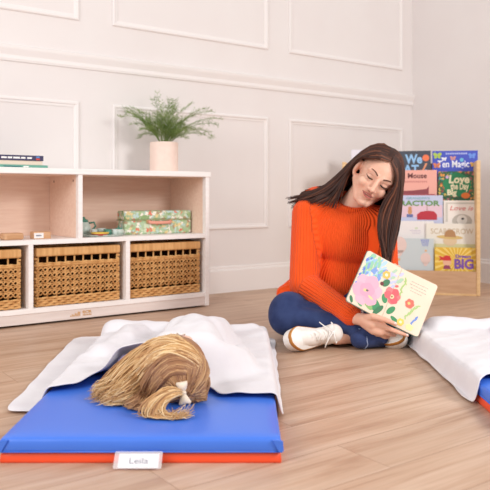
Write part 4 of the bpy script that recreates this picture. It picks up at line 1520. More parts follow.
# sweater ---------------------------------------------------------------------
m_knit = knit_mat('orange_knit', (255, 96, 34), (250, 82, 24))
sw = MB()
ch_, wa_, pe_, ne_ = J['chest'], J['waist'], J['pel'], J['neck']
Rt = Matrix.Rotation(0.10, 3, 'Y')
sw.ell(ch_ + V((-0.005, 0.012, 0.015)), (0.175, 0.125, 0.150), Rt, 40, 24)
sw.ell(wa_ + V((-0.008, 0.01, 0.0)), (0.172, 0.135, 0.15), Rt, 40, 24)
sw.ell(pe_ + V((-0.008, 0.02, 0.030)), (0.200, 0.155, 0.085), None, 40, 20)
sw.cap(ne_ + V((-0.01, 0.012, -0.055)), J['shR'], 0.082, 0.068, 6, 24)
sw.cap(ne_ + V((0.01, 0.012, -0.055)), J['shL'], 0.082, 0.066, 6, 24)
sw.cap(J['shR'], J['elR'], 0.0700, 0.0620, 6, 24)
sw.cap(J['elR'], J['wrR'].lerp(J['elR'], 0.09), 0.0600, 0.0410, 6, 24)
sw.cap(J['shL'], J['elL'], 0.0680, 0.0580, 6, 24)
sw.cap(J['elL'], J['wrL'].lerp(J['elL'], 0.12), 0.0560, 0.0400, 6, 24)
# loose folds at the elbow and armpit
for k in range(3):
    t = 0.62 + 0.13 * k
    c = J['shR'].lerp(J['elR'], t)
    sw.cap(c + V((0.052, -0.018, 0.018)), c + V((-0.012, -0.062, -0.008)), 0.014, 0.011, 4, 10)
# the back of the hem, standing out over her hip
sw.cap(pe_ + V((-0.13, 0.02, 0.07)), pe_ + V((-0.215, -0.01, 0.045)), 0.075, 0.042)
sw.ell(P(320, 204, 3.09), (0.100, 0.065, 0.080), None, 24, 16)
me = fuse(sw, 0.0055, 7, 0.5, 'sweater')
# open the neck: cut away what lies inside the collar
bm = bmesh.new(); bm.from_mesh(me)
NK = ne_ + V((0.004, -0.006, 0.022))
NKR = (Matrix.Rotation(0.14, 3, 'Y') @ Matrix.Rotation(0.42, 3, 'X'))
NKi = NKR.transposed()
NA, NB_ = 0.072, 0.062
kill = []
for v in bm.verts:
    q = NKi @ (v.co - NK)
    if (q.x / NA) ** 2 + (q.y / NB_) ** 2 < 1 and -0.004 < q.z < 0.25:
        kill.append(v)
bmesh.ops.delete(bm, geom=kill, context='VERTS')
bm.to_mesh(me); bm.free()
rib_attr(me, [
    (tuple(pe_ + V((0, 0, -0.12))), tuple(ne_ + V((0, 0, 0.02))), 0.170, 78, (0, -1, 0)),
    (tuple(J['shR'] + V((-0.01, 0, 0.03))), tuple(J['elR']), 0.062, 30, (-0.3, -1, 0)),
    (tuple(J['elR']), tuple(J['wrR']), 0.052, 26, (0, -1, 0.3)),
    (tuple(J['shL'] + V((0.0, 0, 0.02))), tuple(J['elL']), 0.060, 30, (0, -1, 0)),
    (tuple(J['elL']), tuple(J['wrL']), 0.050, 26, (0, -1, 0))])
me.materials.append(m_knit)
sweater = under(link('sweater', me), woman)
# ribbed collar that sits round the opening
co = MB()
ring = []
for k in range(49):
    a = 2 * PI * k / 48
    ring.append(NK + NKR @ V((NA * 1.0 * math.cos(a), NB_ * 1.0 * math.sin(a), -0.006 + 0.010 * math.sin(a))))
co.tube(ring, 0.0135, 12)
cme = co.mesh('collar', m_knit)
at = cme.attributes.new('rib', 'FLOAT', 'POINT')
for v in cme.vertices:
    q = NKi @ (v.co - NK)
    at.data[v.index].value = math.atan2(q.y / NB_, q.x / NA) * 58
c_o = link('collar', cme); c_o.parent = sweater
cu_ = MB()
d = (J['wrR'] - J['elR']).normalized()
e = J['wrR'].lerp(J['elR'], 0.085)
cu_.tube([e - d * 0.040, e - d * 0.028, e + d * 0.010, e + d * 0.016], [0.0405, 0.0425, 0.0405, 0.036], 24)
cme = cu_.mesh('cuff', m_knit)
x_ = d.orthogonal().normalized(); y_ = d.cross(x_)
at = cme.attributes.new('rib', 'FLOAT', 'POINT')
for v in cme.vertices:
    q = v.co - e
    at.data[v.index].value = math.atan2(q.dot(y_), q.dot(x_)) * 24
c_o = link('cuff', cme); c_o.parent = sweater

# jeans -----------------------------------------------------------------------
m_den = mat('denim', (54, 68, 110), 0.8, 0.2, var=(40, 52, 92), scale=16, bump=0.35, bscale=260, sheen=0.05, detail=5)
jn = MB()
jn.ell(V((pe_.x, pe_.y, 0.105)), (0.185, 0.14, 0.105), None, 32, 18)
jn.cap(J['hipR'], J['knR'], 0.100, 0.080, 7, 24)
jn.ell(J['knR'] + V((0.004, 0.004, 0.010)), (0.084, 0.085, 0.088))
jn.cap(J['knR'], J['anR'], 0.074, 0.052, 7, 24)
jn.cap(J['hipL'], J['knL'], 0.100, 0.074, 7, 24)
hemc = P(357, 342.6, 2.650); hemc.z = max(hemc.z, 0.036)
jn.cap(J['knL'] + V((0, 0, -0.008)), hemc + V((0.010, 0.002, 0.004)), 0.068, 0.036, 7, 24)
jn.cap(P(300, 318, 2.75), P(352, 327, 2.700), 0.046, 0.042, 6, 20)
# creases of the folded knees
for (a, b, r0, r1) in ((P(300, 308, 2.83), P(338, 322, 2.76), 0.018, 0.014), (P(305, 320, 2.75), P(345, 330, 2.72), 0.016, 0.014), (P(280, 326, 2.765), P(306, 331, 2.735), 0.020, 0.016), (P(366, 330, 2.645), P(384, 340, 2.65), 0.018, 0.016)):
    jn.cap(a, b, r0, r1, 4, 12)
me = fuse(jn, 0.0055, 6, 0.5, 'jeans')
for v in me.vertices:
    if v.co.z < 0.002: v.co.z = 0.002
me.materials.append(m_den)
jeans = under(link('jeans', me), woman)
hm = MB()
# the open hem of the leg in front, pale and frayed
d = (hemc - J['knL']).normalized()
x_ = V((0, 0, 1)) - d * d.z; x_.normalize(); y_ = d.cross(x_)
ring = []
for k in range(33):
    a = 2 * PI * k / 32
    p = hemc - d * 0.018 + x_ * 0.0385 * math.cos(a) + y_ * 0.0385 * math.sin(a) + d * 0.002 * math.sin(7 * a)
    p.z = max(p.z, 0.004)
    ring.append(p)
hm.tube(ring, 0.0024, 6)
h_o = hm.build('frayed_hem', mat('hem_thread', (150, 164, 196), 0.8)); h_o.parent = jeans

# shoes -----------------------------------------------------------------------
m_shoe = mat('canvas_white', (240, 234, 228), 0.7, 0.25, var=(233, 226, 219), scale=60, bump=0.1, bscale=300)
m_rub = mat('rubber_white', (244, 240, 235), 0.45, 0.4)
m_tan = mat('tan_stripe', (188, 126, 60), 0.5, 0.3)
m_lace = mat('lace_white', (244, 240, 236), 0.8, 0.2)


def make_shoe(toe, f, u, L=0.235):
    """toe: the toe tip; f: heel to toe; u: sole to laces"""
    f = f.normalized(); u = (u - f * u.dot(f)).normalized(); s = f.cross(u)
    M = Matrix(((f.x, s.x, u.x, 0), (f.y, s.y, u.y, 0), (f.z, s.z, u.z, 0), (0, 0, 0, 1)))
    M = Matrix.Translation(toe - f * L * 0.5) @ M      # x from heel (-L/2) to toe (L/2), z from the sole up
    # outline of the sole
    def half(x):
        t = (x + L / 2) / L
        return 0.0315 * (max(0, math.sin(PI * min(1, t * 1.9 + 0.06) / 2)) if t < 0.5 else 1) * (1.0 if t < 0.45 else 1 + 0.30 * math.sin(PI * min(1, (t - 0.45) / 0.45) / 2)) * (1 if t < 0.72 else math.sqrt(max(0.0, 1 - ((t - 0.72) / 0.285) ** 2)))
    xs = [-L / 2 + L * (0.5 - 0.5 * math.cos(PI * k / 26)) for k in range(27)]
    out = [(x, half(x)) for x in xs] + [(x, -half(x)) for x in reversed(xs[1:-1])]

    def ring_stack(rows, mts):
        mb = MB()
        vs, fs = [], []
        n = len(out)
        for (z, gr) in rows:
            for (x, y) in out:
                k = 1 + gr
                e = min(1, max(0, (x - 0.035) / 0.06))
                vs.append((x * (1 + gr * 0.5), y * k, z * (1 + 0.55 * e * e * (3 - 2 * e)) if z > 0 else z))
        for r in range(len(rows) - 1):
            for k in range(n):
                fs.append((r * n + k, r * n + (k + 1) % n, (r + 1) * n + (k + 1) % n, (r + 1) * n + k))
        fs += [tuple(range(n - 1, -1, -1)), tuple((len(rows) - 1) * n + k for k in range(n))]
        mb._new(vs, fs, M)
        return mb.mesh('sole', mts)
    sh = MB()
    up = MB()

    def E(c, r, rot=None):
        up.ell(M @ V(c), r, (M.to_3x3() @ rot) if rot else M.to_3x3(), 24, 16)
    E((0.068, 0.0, 0.026), (0.052, 0.0385, 0.030))
    E((0.02, 0.0, 0.036), (0.070, 0.034, 0.036))
    E((-0.03, 0.0, 0.046), (0.060, 0.0315, 0.044))
    E((-0.078, 0.0, 0.040), (0.042, 0.031, 0.046))
    up.cap(M @ V((-0.062, 0, 0.045)), M @ V((-0.066, 0, 0.080)), 0.036, 0.036, 6, 20)
    me = fuse(up, 0.0035, 5, 0.5, 'shoe')
    me.materials.append(m_shoe)
    shoe = under(link('shoe', me), woman)

    def sub(name, mesh):
        o = link(name, mesh); o.parent = shoe
        return o
    sub('sole', ring_stack([(-0.006, 0.06), (-0.003, 0.10), (0.028, 0.12), (0.031, 0.09)], m_rub))
    sub('sole_stripe', ring_stack([(0.0190, 0.115), (0.0196, 0.155), (0.0290, 0.155), (0.0296, 0.115)], m_tan))
    # toe cap
    tc_ = MB()
    tc_.ell(M @ V((0.080, 0, 0.027)), (0.0415, 0.0385, 0.0295), M.to_3x3(), 24, 16)
    sub('toe_cap', tc_.mesh('toe_cap', m_rub))
    tg = MB()
    tg.ell(M @ V((-0.012, 0, 0.072)), (0.062, 0.019, 0.010), M.to_3x3() @ Matrix.Rotation(0.36, 3, 'Y'))
    sub('tongue', tg.mesh('tongue', m_shoe))
    lc = MB()
    for k in range(6):
        x = 0.040 - k * 0.0175
        z = 0.0655 + k * 0.0062
        hw_ = 0.019 + 0.001 * k
        lc.tube([M @ V(p) for p in catmull([(x + 0.006, -hw_, z - 0.010), (x, 0, z + 0.006), (x - 0.006, hw_, z - 0.010)], 9)], 0.0024, 6)
        lc.tube([M @ V(p) for p in catmull([(x - 0.006, -hw_, z - 0.009), (x, 0, z + 0.008), (x + 0.006, hw_, z - 0.009)], 9)], 0.0024, 6)
    kx, kz = -0.050, 0.105
    lc.ell(M @ V((kx + 0.008, 0, kz)), (0.006, 0.006, 0.005), M.to_3x3())
    for sg in (-1, 1):
        lc.tube([M @ V(p) for p in catmull([(kx + 0.008, 0, kz), (kx + 0.012, sg * 0.022, kz + 0.004), (kx - 0.006, sg * 0.040, kz - 0.014), (kx - 0.012, sg * 0.026, kz - 0.012), (kx + 0.004, sg * 0.002, kz)], 17)], 0.0022, 6)
        lc.tube([M @ V(p) for p in catmull([(kx + 0.008, 0, kz), (kx + 0.026, sg * 0.014, kz - 0.004), (kx + 0.034, sg * 0.036, kz - 0.024), (kx + 0.030, sg * 0.048, kz - 0.040)], 13)], 0.0021, 6)
    sub('laces', lc.mesh('laces', m_lace))
    return shoe


toeL = P(285.0, 341.0, 2.600)
make_shoe(toeL, V((-0.78, -0.62, 0.06)), V((0.53, -0.74, 0.36)), 0.225)
toeR = P(405.5, 342.0, 2.668)
make_shoe(toeR, V((0.72, -0.62, -0.10)), V((-0.45, -0.60, 0.62)))

# her hair --------------------------------------------------------------------
m_hw = hair_mats('dark_brown_hair', [(66, 38, 29), (52, 29, 23), (84, 48, 35), (112, 66, 46)], 0.5)
push_w = pusher([(H(0, 0.012, 0.030), (0.080 * HS, 0.100 * HS, 0.0955 * HS), HR), (H(0, -0.030, 0.020), (0.070 * HS, 0.0635 * HS, 0.068 * HS), HR), (H(0, -0.030, -0.035), (0.066 * HS, 0.062 * HS, 0.066 * HS), HR),
                 (H(0, -0.036, -0.072), (0.048 * HS, 0.052 * HS, 0.046 * HS), HR), (J['shR'], (0.075, 0.075, 0.075), None), (J['shR'].lerp(ne_, 0.5), (0.085, 0.085, 0.085), None), (P(320, 204, 3.09), (0.104, 0.069, 0.084), None)])
cap_ = MB()
vs, fs = [], []
nu_, nv_ = 48, 26
for j in range(nv_ + 1):
    th = PI * 0.80 * j / nv_
    for i in range(nu_):
        a = 2 * PI * i / nu_
        d = V((math.sin(th) * math.cos(a), math.sin(th) * math.sin(a), math.cos(th)))
        vs.append(H(0.0815 * d.x, 0.012 + 0.1015 * d.y, 0.030 + 0.097 * d.z))
loc = lambda v: (HM.inverted() @ v)
for j in range(nv_):
    for i in range(nu_):
        q = (j * nu_ + i, (j + 1) * nu_ + i, (j + 1) * nu_ + (i + 1) % nu_, j * nu_ + (i + 1) % nu_)
        c = loc(sum((vs[k] for k in q), V((0, 0, 0))) / 4)
        # keep the scalp behind the hairline
        if c.y < -0.030 and c.z < 0.098 - 0.0 * abs(c.x):
            continue
        if c.y < -0.005 and c.z < 0.045 and abs(c.x) > 0.05:
            continue
        if c.y < 0.036 and c.z < 0.040 and abs(c.x) > 0.05:
            continue
        fs.append(q)
cap_._new(vs, fs)
under(cap_.build('scalp_hair', m_hw[1]), woman)
GL = [
    [P(389.5, 162.5, 2.812), P(380, 159, 2.800), P(370, 158.5, 2.82), P(362, 157, 2.86), P(353, 164, 2.925), P(346, 180, 2.935), P(341, 195, 2.92), P(337, 208, 2.90)],
    [P(391, 158, 2.83), P(380, 152, 2.82), P(367, 154, 2.83), P(354, 162, 2.915), P(344, 179, 2.94), P(334, 194, 2.94), P(327, 200, 2.945), P(319, 204, 2.955)],
    [P(393, 154, 2.86), P(382, 147, 2.86), P(368, 149.5, 2.87), P(354, 162, 2.91), P(340, 178, 2.95), P(324, 191, 2.98), P(308, 198, 3.00), P(297, 201, 3.03)],
    [P(392, 150, 2.92), P(383, 144, 2.92), P(368, 147.5, 2.93), P(352, 161, 2.96), P(338, 175, 2.99), P(319, 190, 3.03), P(298, 197, 3.07), P(286, 199, 3.09)],
    [P(389, 150, 2.98), P(380, 147, 3.0), P(366, 153, 3.02), P(352, 166, 3.03), P(340, 181, 3.06), P(326, 196, 3.10), P(313, 212, 3.14), P(304, 232, 3.17)],
]
GR = [
    [P(390.5, 163.0, 2.812), P(394.5, 170.0, 2.803), P(396.5, 180.0, 2.803), P(393, 190.0, 2.808), P(385, 200.0, 2.812), P(379, 213.0, 2.815), P(378, 229.0, 2.81), P(382, 249.0, 2.80), P(387, 270.0, 2.79)],
    [P(392, 160.0, 2.82), P(397, 168.0, 2.815), P(396.5, 182.0, 2.815), P(394.5, 197.0, 2.82), P(389.5, 212.0, 2.825), P(385.5, 230.0, 2.82), P(384.5, 251.0, 2.81), P(386.5, 274.0, 2.79)],
    [P(394, 156.0, 2.84), P(400, 163.0, 2.84), P(400.5, 178.0, 2.84), P(399.5, 195.0, 2.845), P(396.5, 212.0, 2.85), P(392.5, 232.0, 2.84), P(388.5, 253.0, 2.82), P(386.5, 276.0, 2.80)],
    [P(394, 152.0, 2.88), P(400, 158.0, 2.89), P(404, 172.0, 2.89), P(401.5, 190.0, 2.89), P(399.5, 208.0, 2.89), P(396.5, 226.0, 2.88), P(392.5, 244.0, 2.86), P(388.5, 264.0, 2.84)],
    [P(391, 149.0, 2.95), P(398, 155.0, 2.97), P(403, 170.0, 2.98), P(401.5, 190.0, 2.98), P(399.5, 210.0, 2.97), P(397.5, 228.0, 2.95), P(393.5, 242.0, 2.92), P(389.5, 254.0, 2.90)],
]
GBK = [
    [P(392, 150, 2.95), P(390, 152, 2.99), P(380, 165, 3.03), P(366, 182, 3.07), P(352, 200, 3.10), P(342, 220, 3.14), P(338, 240, 3.17)],
    [P(392, 150, 2.95), P(396, 156, 2.99), P(394, 172, 3.03), P(388, 190, 3.06), P(380, 208, 3.10), P(372, 226, 3.13), P(368, 240, 3.15)],
]
strands('hair', [GL, GR], m_hw, woman, 210, 0.0036, 16, 0.0035, 3, push_w, 0.25, 0.002)
strands('back_hair', [GBK, [GL[4], GBK[0]], [GBK[1], GR[4]]], m_hw, woman, 110, 0.0046, 14, 0.007, 5, push_w, 0.3, 0.002)
lk = [[[P(352, 176, 2.885), P(352, 192, 2.875), P(357, 210, 2.845), P(363, 224, 2.835), P(364, 235, 2.840)]]]
strands('loose_lock', lk[0], m_hw, woman, 40, 0.0022, 12, 0.002, 8, None, 0.3)

# the open picture book in her hands ------------------------------------------
c_bl, c_br, c_tl, c_tr = P(344.5, 299, 2.600), P(413.5, 335.3, 2.592), P(370, 253.5, 2.668), P(438, 287.6, 2.660)
ctr = (c_bl + c_br + c_tl + c_tr) / 4
ax = ((c_br - c_bl) + (c_tr - c_tl)).normalized()
az = ((c_tl - c_bl) + (c_tr - c_br)); az = (az - ax * az.dot(ax)).normalized()
ay = az.cross(ax)
BW = 1.03 * ((c_br - c_bl).length + (c_tr - c_tl).length) / 2
BH = 1.03 * ((c_tl - c_bl).length + (c_tr - c_br).length) / 2
ob = thing('open_board_book', 'open flower-painted board book held out by the woman', 'book', (0, 0, 0))
ob.matrix_world = Matrix.Translation(ctr + ay * 0.0) @ Matrix(((ax.x, ay.x, az.x, 0), (ax.y, ay.y, az.y, 0), (ax.z, ay.z, az.z, 0), (0, 0, 0, 1)))
m_board = mat('board_page', (236, 218, 197), 0.55, 0.3, var=(232, 211, 188), scale=10)
m_edge = mat('board_edge', (244, 238, 228), 0.7, 0.2)
OPEN = math.radians(5)
hwid = BW / 2


def page_matrix(s):
    return Matrix.Rotation(-s * OPEN, 4, 'Z')


def page_block(s, y0, y1, grow, r):
    poly = []
    x0, x1 = 0.0005, hwid + grow
    z0, z1 = -BH / 2 - grow, BH / 2 + grow
    pts = [(x0, z0)]
    for (cx, cz, a0) in ((x1 - r, z0 + r, -PI / 2), (x1 - r, z1 - r, 0)):
        for k in range(7):
            a = a0 + PI / 2 * k / 6
            pts.append((cx + r * math.cos(a), cz + r * math.sin(a)))
    pts.append((x0, z1))
    return [(s * p[0], p[1]) for p in pts]


for s in (-1, 1):
    M = page_matrix(s)
    MB().prism(page_block(s, 0, 0, 0.0, 0.010), 0.0, 0.0075, M).build('page_block', m_board, ob)
    cv = MB().prism(page_block(s, 0, 0, 0.0015, 0.011), 0.0078, 0.0100, M).build('cover', mat('book_back_cover', (96, 150, 140), 0.5), ob)
MB().box(-0.008, 0.008, 0.0080, 0.0105, -BH / 2, BH / 2, 0.001).build('spine', mat('book_back_cover', (96, 150, 140), 0.5), ob)


# the painted flowers lie in the pages' own plane: u,v in page units of the whole spread, from its lower left corner
def spread(u, v):
    return (-hwid + u * BW, -BH / 2 + v * BH)


LAY = [0]


def paint(shape, u, v, r, col, rz=None, rot=0.0, wob=0.0, n=18):
    LAY[0] += 1
    x, z = spread(u, v)
    s = -1 if x < 0 else 1
    x = min(max(x, -hwid + r * 1.0), hwid - r) if shape != 'free' else x
    mb = MB()
    y = -0.00012 * (1 + LAY[0] * 0.06)
    mb.disc(x, z, r, y, 0.0004, n, rz, wob, page_matrix(s), rot)
    return mb, col


ART = {}


def put(name, col, u, v, r, rz=None, rot=0.0, wob=0.0, n=20):
    ART.setdefault((name, col), []).append((u, v, r, rz, rot, wob, n))


G1, G2, G3 = (62, 142, 92), (140, 180, 110), (52, 116, 76)
PK, PK2 = (236, 170, 190), (228, 140, 170)
R_ = random.Random(5)
# washes of blue, lilac and green brush marks along the upper left
for k in range(44):
    u, v = R_.uniform(0.02, 0.30), R_.uniform(0.55, 0.97)
    put('brush_marks_print', [(148, 190, 220), (122, 154, 212), (142, 196, 164), (176, 206, 220), (162, 200, 150)][R_.randrange(5)], u, v, R_.uniform(0.0035, 0.008), R_.uniform(0.010, 0.022), R_.uniform(-0.9, 0.3), 0.1, 9)
for k in range(14):
    put('brush_marks_print', [(190, 192, 216), (200, 196, 220), (172, 200, 168)][R_.randrange(3)], R_.uniform(0.34, 0.52), R_.uniform(0.62, 0.92), R_.uniform(0.004, 0.008), R_.uniform(0.009, 0.019), R_.uniform(-1.3, -0.5), 0.1, 9)
for k in range(12):
    put('brush_marks_print', [(96, 120, 206), (126, 150, 214)][R_.randrange(2)], R_.uniform(0.02, 0.09), 0.25 + 0.7 * k / 12, R_.uniform(0.003, 0.005), R_.uniform(0.005, 0.010), R_.uniform(-0.6, 0.6), 0.1, 9)
for k in range(9):
    put('leaf_sprig_print', (166, 196, 120), 0.60 + R_.uniform(-0.012, 0.012), 0.40 + 0.055 * k, 0.003, 0.010, R_.uniform(-0.9, 0.9), 0, 9)
for k in range(9):
    put('leaf_sprig_print', (172, 200, 130), 0.86 - 0.012 * k + R_.uniform(-0.01, 0.01), 0.50 - 0.035 * k, 0.003, 0.010, R_.uniform(-1.2, 0.4), 0, 9)
for k in range(8):
    put('brush_marks_print', (112, 146, 212), 0.90 - 0.008 * k + R_.uniform(-0.006, 0.006), 0.30 - 0.034 * k, 0.0035, 0.008, R_.uniform(-0.6, 0.6), 0, 9)
put('leaf_print', G1, 0.33, 0.13, 0.020, 0.040, 1.1); put('leaf_print', G2, 0.26, 0.09, 0.012, 0.030, 1.0); put('leaf_print', G3, 0.42, 0.12, 0.010, 0.026, -0.5)
put('leaf_print', G1, 0.57, 0.22, 0.011, 0.020, -0.5); put('leaf_print', G1, 0.66, 0.06, 0.008, 0.020, 1.2); put('leaf_print', G3, 0.38, 0.62, 0.012, 0.018, -0.5)
put('leaf_print', G1, 0.44, 0.36, 0.011, 0.018, 0.5); put('leaf_print', G3, 0.05, 0.05, 0.006, 0.014, 0.6); put('leaf_print', (96, 168, 120), 0.16, 0.06, 0.007, 0.018, 0.9)
for k in range(6):
    a = 2 * PI * k / 6 + 0.3
    put('pink_petal_print', PK if k % 2 else (238, 178, 196), 0.190 + 0.100 * math.cos(a), 0.34 + 0.150 * math.sin(a), 0.0300, 0.0275, a, 0.06, 20)
put('pink_petal_print', (232, 160, 184), 0.190, 0.34, 0.030, 0.028, 0, 0.08)
put('flower_centre_print', (226, 200, 140), 0.170, 0.325, 0.0085, 0.006, 0.2); put('flower_eye_print', (108, 100, 96), 0.195, 0.335, 0.0055, 0.004, 0.1); put('flower_centre_print', (240, 214, 150), 0.27, 0.25, 0.012, 0.004, -0.3)
for k in range(6):
    a = 2 * PI * k / 6
    put('yellow_petal_print', (238, 180, 84), 0.345 + 0.026 * math.cos(a), 0.755 + 0.040 * math.sin(a), 0.0085, 0.008, a, 0.05, 14)
put('flower_centre_print', (248, 234, 200), 0.345, 0.755, 0.006)
put('berry', (108, 30, 34), 0.335, 0.575, 0.0075)
for k in range(6):
    a = 2 * PI * k / 6 + 0.2
    put('red_petal_print', (226, 96, 104) if k % 2 else (232, 120, 122), 0.520 + 0.050 * math.cos(a), 0.465 + 0.074 * math.sin(a), 0.0165, 0.0155, a, 0.06, 16)
put('flower_centre_print', (246, 214, 170), 0.515, 0.45, 0.0085); put('flower_eye_print', (150, 120, 80), 0.517, 0.45, 0.004)
put('red_petal_print', (226, 110, 110), 0.525, 0.66, 0.007, 0.005, 0.5)
for k in range(6):
    a = 2 * PI * k / 6
    put('coral_petal_print', (228, 110, 92), 0.755 + 0.028 * math.cos(a), 0.475 + 0.044 * math.sin(a), 0.0095, 0.0090, a, 0.06, 14)
put('flower_centre_print', (246, 200, 120), 0.745, 0.475, 0.0055)
for k in range(6):
    a = 2 * PI * k / 6
    put('yellow_petal_print', (242, 204, 96), 0.735 + 0.022 * math.cos(a), 0.105 + 0.034 * math.sin(a), 0.0075, 0.007, a, 0.05, 14)
put('flower_centre_print', (250, 236, 196), 0.735, 0.105, 0.005)
put('wash', (240, 226, 160), 0.86, 0.09, 0.014, 0.012, 0.2, 0.08)
for (name, col), items in ART.items():
    mb = MB()
    for (u, v, r, rz, rot, wob, n) in items:
        LAY[0] += 1
        x, z = spread(u, v)
        s = -1 if x < 0 else 1
        mx_, mz_ = max(r, rz or r), max(r, rz or r)
        x = min(max(x, -hwid + mx_), hwid - mx_); z = min(max(z, -BH / 2 + mz_), BH / 2 - mz_)
        if abs(x) < mx_:
            x = s * max(abs(x), mx_ * 0.6)
        mb.disc(x, z, r, -0.00025 - LAY[0] * 0.000006, 0.0004, n, rz, wob, page_matrix(s), rot)
    mb.build(name, cm('art_%d_%d_%d' % col, col, 0.5), ob)
tl = MB()
for k, (a, b_) in enumerate(((0.675, 0.90), (0.665, 0.885), (0.69, 0.90), (0.70, 0.86))):
    z = -BH / 2 + BH * (0.86 - 0.055 * k)
    x0, x1 = -hwid + a * BW, -hwid + b_ * BW
    x = x0
    while x < x1:
        wd = R_.uniform(0.005, 0.011)
        tl.box(x, min(x + wd, x1), -0.0004, 0.0003, z, z + 0.0016, 0, page_matrix(1))
        x += wd + 0.0028
tl.build('text_lines', mat('page_print', (150, 138, 130), 0.7), ob)

# ------------------------------------------------------------------ the child
CO = V((-0.17, 2.1, MT))
child = thing('person', 'child with long blond hair and a cream bow asleep under the white blanket', 'person', CO)
cb = MB()
CR = Matrix.Rotation(0.25, 3, 'Z')
cb.ell(CH_HEAD, CH_R, CR, 32, 20)
cb.ell(CH_HEAD + V((-0.035, 0.035, -0.022)), (0.052, 0.060, 0.052), CR, 24, 16)         # face, turned to the side and down
cb.ell(CH_HEAD + V((-0.082, 0.046, -0.028)), (0.012, 0.010, 0.010), CR)                  # nose
cb.ell(CH_HEAD + V((-0.062, 0.070, -0.044)), (0.022, 0.020, 0.018), CR)                  # chin
cb.ell(CH_HEAD + V((-0.070, 0.062, -0.034)), (0.014, 0.012, 0.008), CR)                  # lips
cb.ell(CH_HEAD + V((0.020, 0.035, 0.062)), (0.022, 0.016, 0.014), CR)                    # ear
for (a, b, ra, rb) in CH_LIMBS:
    cb.cap(a, b, ra * 0.93, rb * 0.93, 6, 20)
for sx, wr_ in ((-1, V((-0.350, 1.94, 0.084))), (1, V((-0.015, 2.16, 0.080)))):
    d = V((0.02, -1, -0.10)).normalized() if sx < 0 else V((0.1, 1, -0.05)).normalized()
    s = V((1, 0, 0))
    cb.cap(wr_, wr_ + d * 0.028, 0.022, 0.020)
    for k, L in enumerate((0.026, 0.031, 0.029, 0.022)):
        o = wr_ + d * 0.034 + s * (k - 1.5) * 0.0115
        cb.chain([o, o + d * L * 0.55, o + d * L + V((0, 0, -0.008))], [0.0062, 0.0056, 0.0048], 10)
    o = wr_ + d * 0.010 - s * 0.018
    cb.chain([o, o + (d - s * 0.8).normalized() * 0.022], [0.0066, 0.0052], 10)
for px in (-0.225, -0.105):
    cb.cap(V((px, 2.64, 0.084)), V((px, 2.715, 0.074)), 0.022, 0.015)
me = fuse(cb, 0.004, 4, 0.5, 'body')
for v in me.vertices:
    if v.co.z < MT + 0.002: v.co.z = MT + 0.002
me.materials.append(m_skin_child)
under(link('body', me), child)
# her clothes
sh_ = MB()
for k in (0, 1, 2, 3):
    a, b, ra, rb = CH_LIMBS[k]
    if k == 0:
        sh_.cap(a.lerp(b, 0.55), b, ra * 1.03, rb * 0.98, 6, 20)
    else:
        sh_.cap(a, b, ra * 0.99, rb * 0.99, 6, 20)
for k in (8, 9, 10):
    a, b, ra, rb = CH_LIMBS[k]
    sh_.cap(a, b, ra * 1.02, rb * 1.05, 6, 16)
me = fuse(sh_, 0.005, 3, 0.5, 'shirt')
for v in me.vertices:
    if v.co.z < MT + 0.003: v.co.z = MT + 0.003
me.materials.append(mat('lilac_cotton', (176, 166, 190), 0.85, 0.2, var=(150, 140, 170), scale=60))
shirt = under(link('shirt', me), child)
lc = MB()
# gathered lace at the neck
vs, fs = [], []
nc_, nr_ = 260, 8
for k in range(nc_ + 1):
    a = PI * (0.42 + 0.52 * k / nc_)
    for r in range(nr_ + 1):
        t = r / nr_
        rad = 0.066 + 0.026 * t
        wv_ = math.sin(a * 34 + 0.8 * math.sin(a * 7))
        z = 0.118 + (rad + 0.0015 * wv_ * t) * math.sin(a)
        vs.append((-0.186 + (rad + 0.010) * math.cos(a), 1.925 - 0.030 * t + 0.003 * wv_ * t, max(z, MT + 0.006)))
for k in range(nc_):
    for r in range(nr_):
        i = k * (nr_ + 1) + r
        fs.append((i, i + nr_ + 1, i + nr_ + 2, i + 1))
lc._new(vs, fs)
lme = lc.mesh('lace_collar', mat('cream_lace', (246, 238, 232), 0.85, 0.2, var=(236, 220, 208), scale=90, bump=0.4, bscale=300))
lo = link('lace_collar', lme); s = lo.modifiers.new('s', 'SOLIDIFY'); s.thickness = 0.002
lo.parent = shirt

# blond hair
m_hc = hair_mats('blond_hair', [(220, 180, 128), (200, 154, 104), (236, 206, 160), (176, 130, 90)], 0.45)
m_hd = hair_mats('blond_root_hair', [(178, 134, 96), (158, 114, 82), (198, 156, 112), (140, 100, 74)], 0.45)
push_c = pusher([(CH_HEAD, (CH_R[0] + 0.004, CH_R[1] + 0.004, CH_R[2] + 0.004), CR)])
scm = MB()
scm.ell(CH_HEAD + V((0.0015, -0.002, 0.001)), (CH_R[0] + 0.0005, CH_R[1] + 0.0005, CH_R[2] + 0.0005), CR, 40, 26)
me = scm.mesh('scalp_hair', m_hd[1])
for v in me.vertices:
    if v.co.z < MT + 0.004: v.co.z = MT + 0.004
under(link('scalp_hair', me), child)


def S(px, py, dy=0.0):
    """a point on the child's head where the lens sees it, dy metres nearer or farther"""
    d = (P(px, py, 1.0) - V((0, 0, CH)))
    o = V((0, 0, CH))
    r = [q + 0.004 for q in CH_R]
    q = CR.transposed() @ (o - CH_HEAD); e = CR.transposed() @ d
    q = V((q.x / r[0], q.y / r[1], q.z / r[2])); e = V((e.x / r[0], e.y / r[1], e.z / r[2]))
    A_, B_, C2 = e.dot(e), 2 * q.dot(e), q.dot(q) - 1
    D_ = B_ * B_ - 4 * A_ * C2
    t = (-B_ - math.sqrt(D_)) / (2 * A_) if D_ > 0 else -B_ / (2 * A_)
    return o + d * (t + dy)


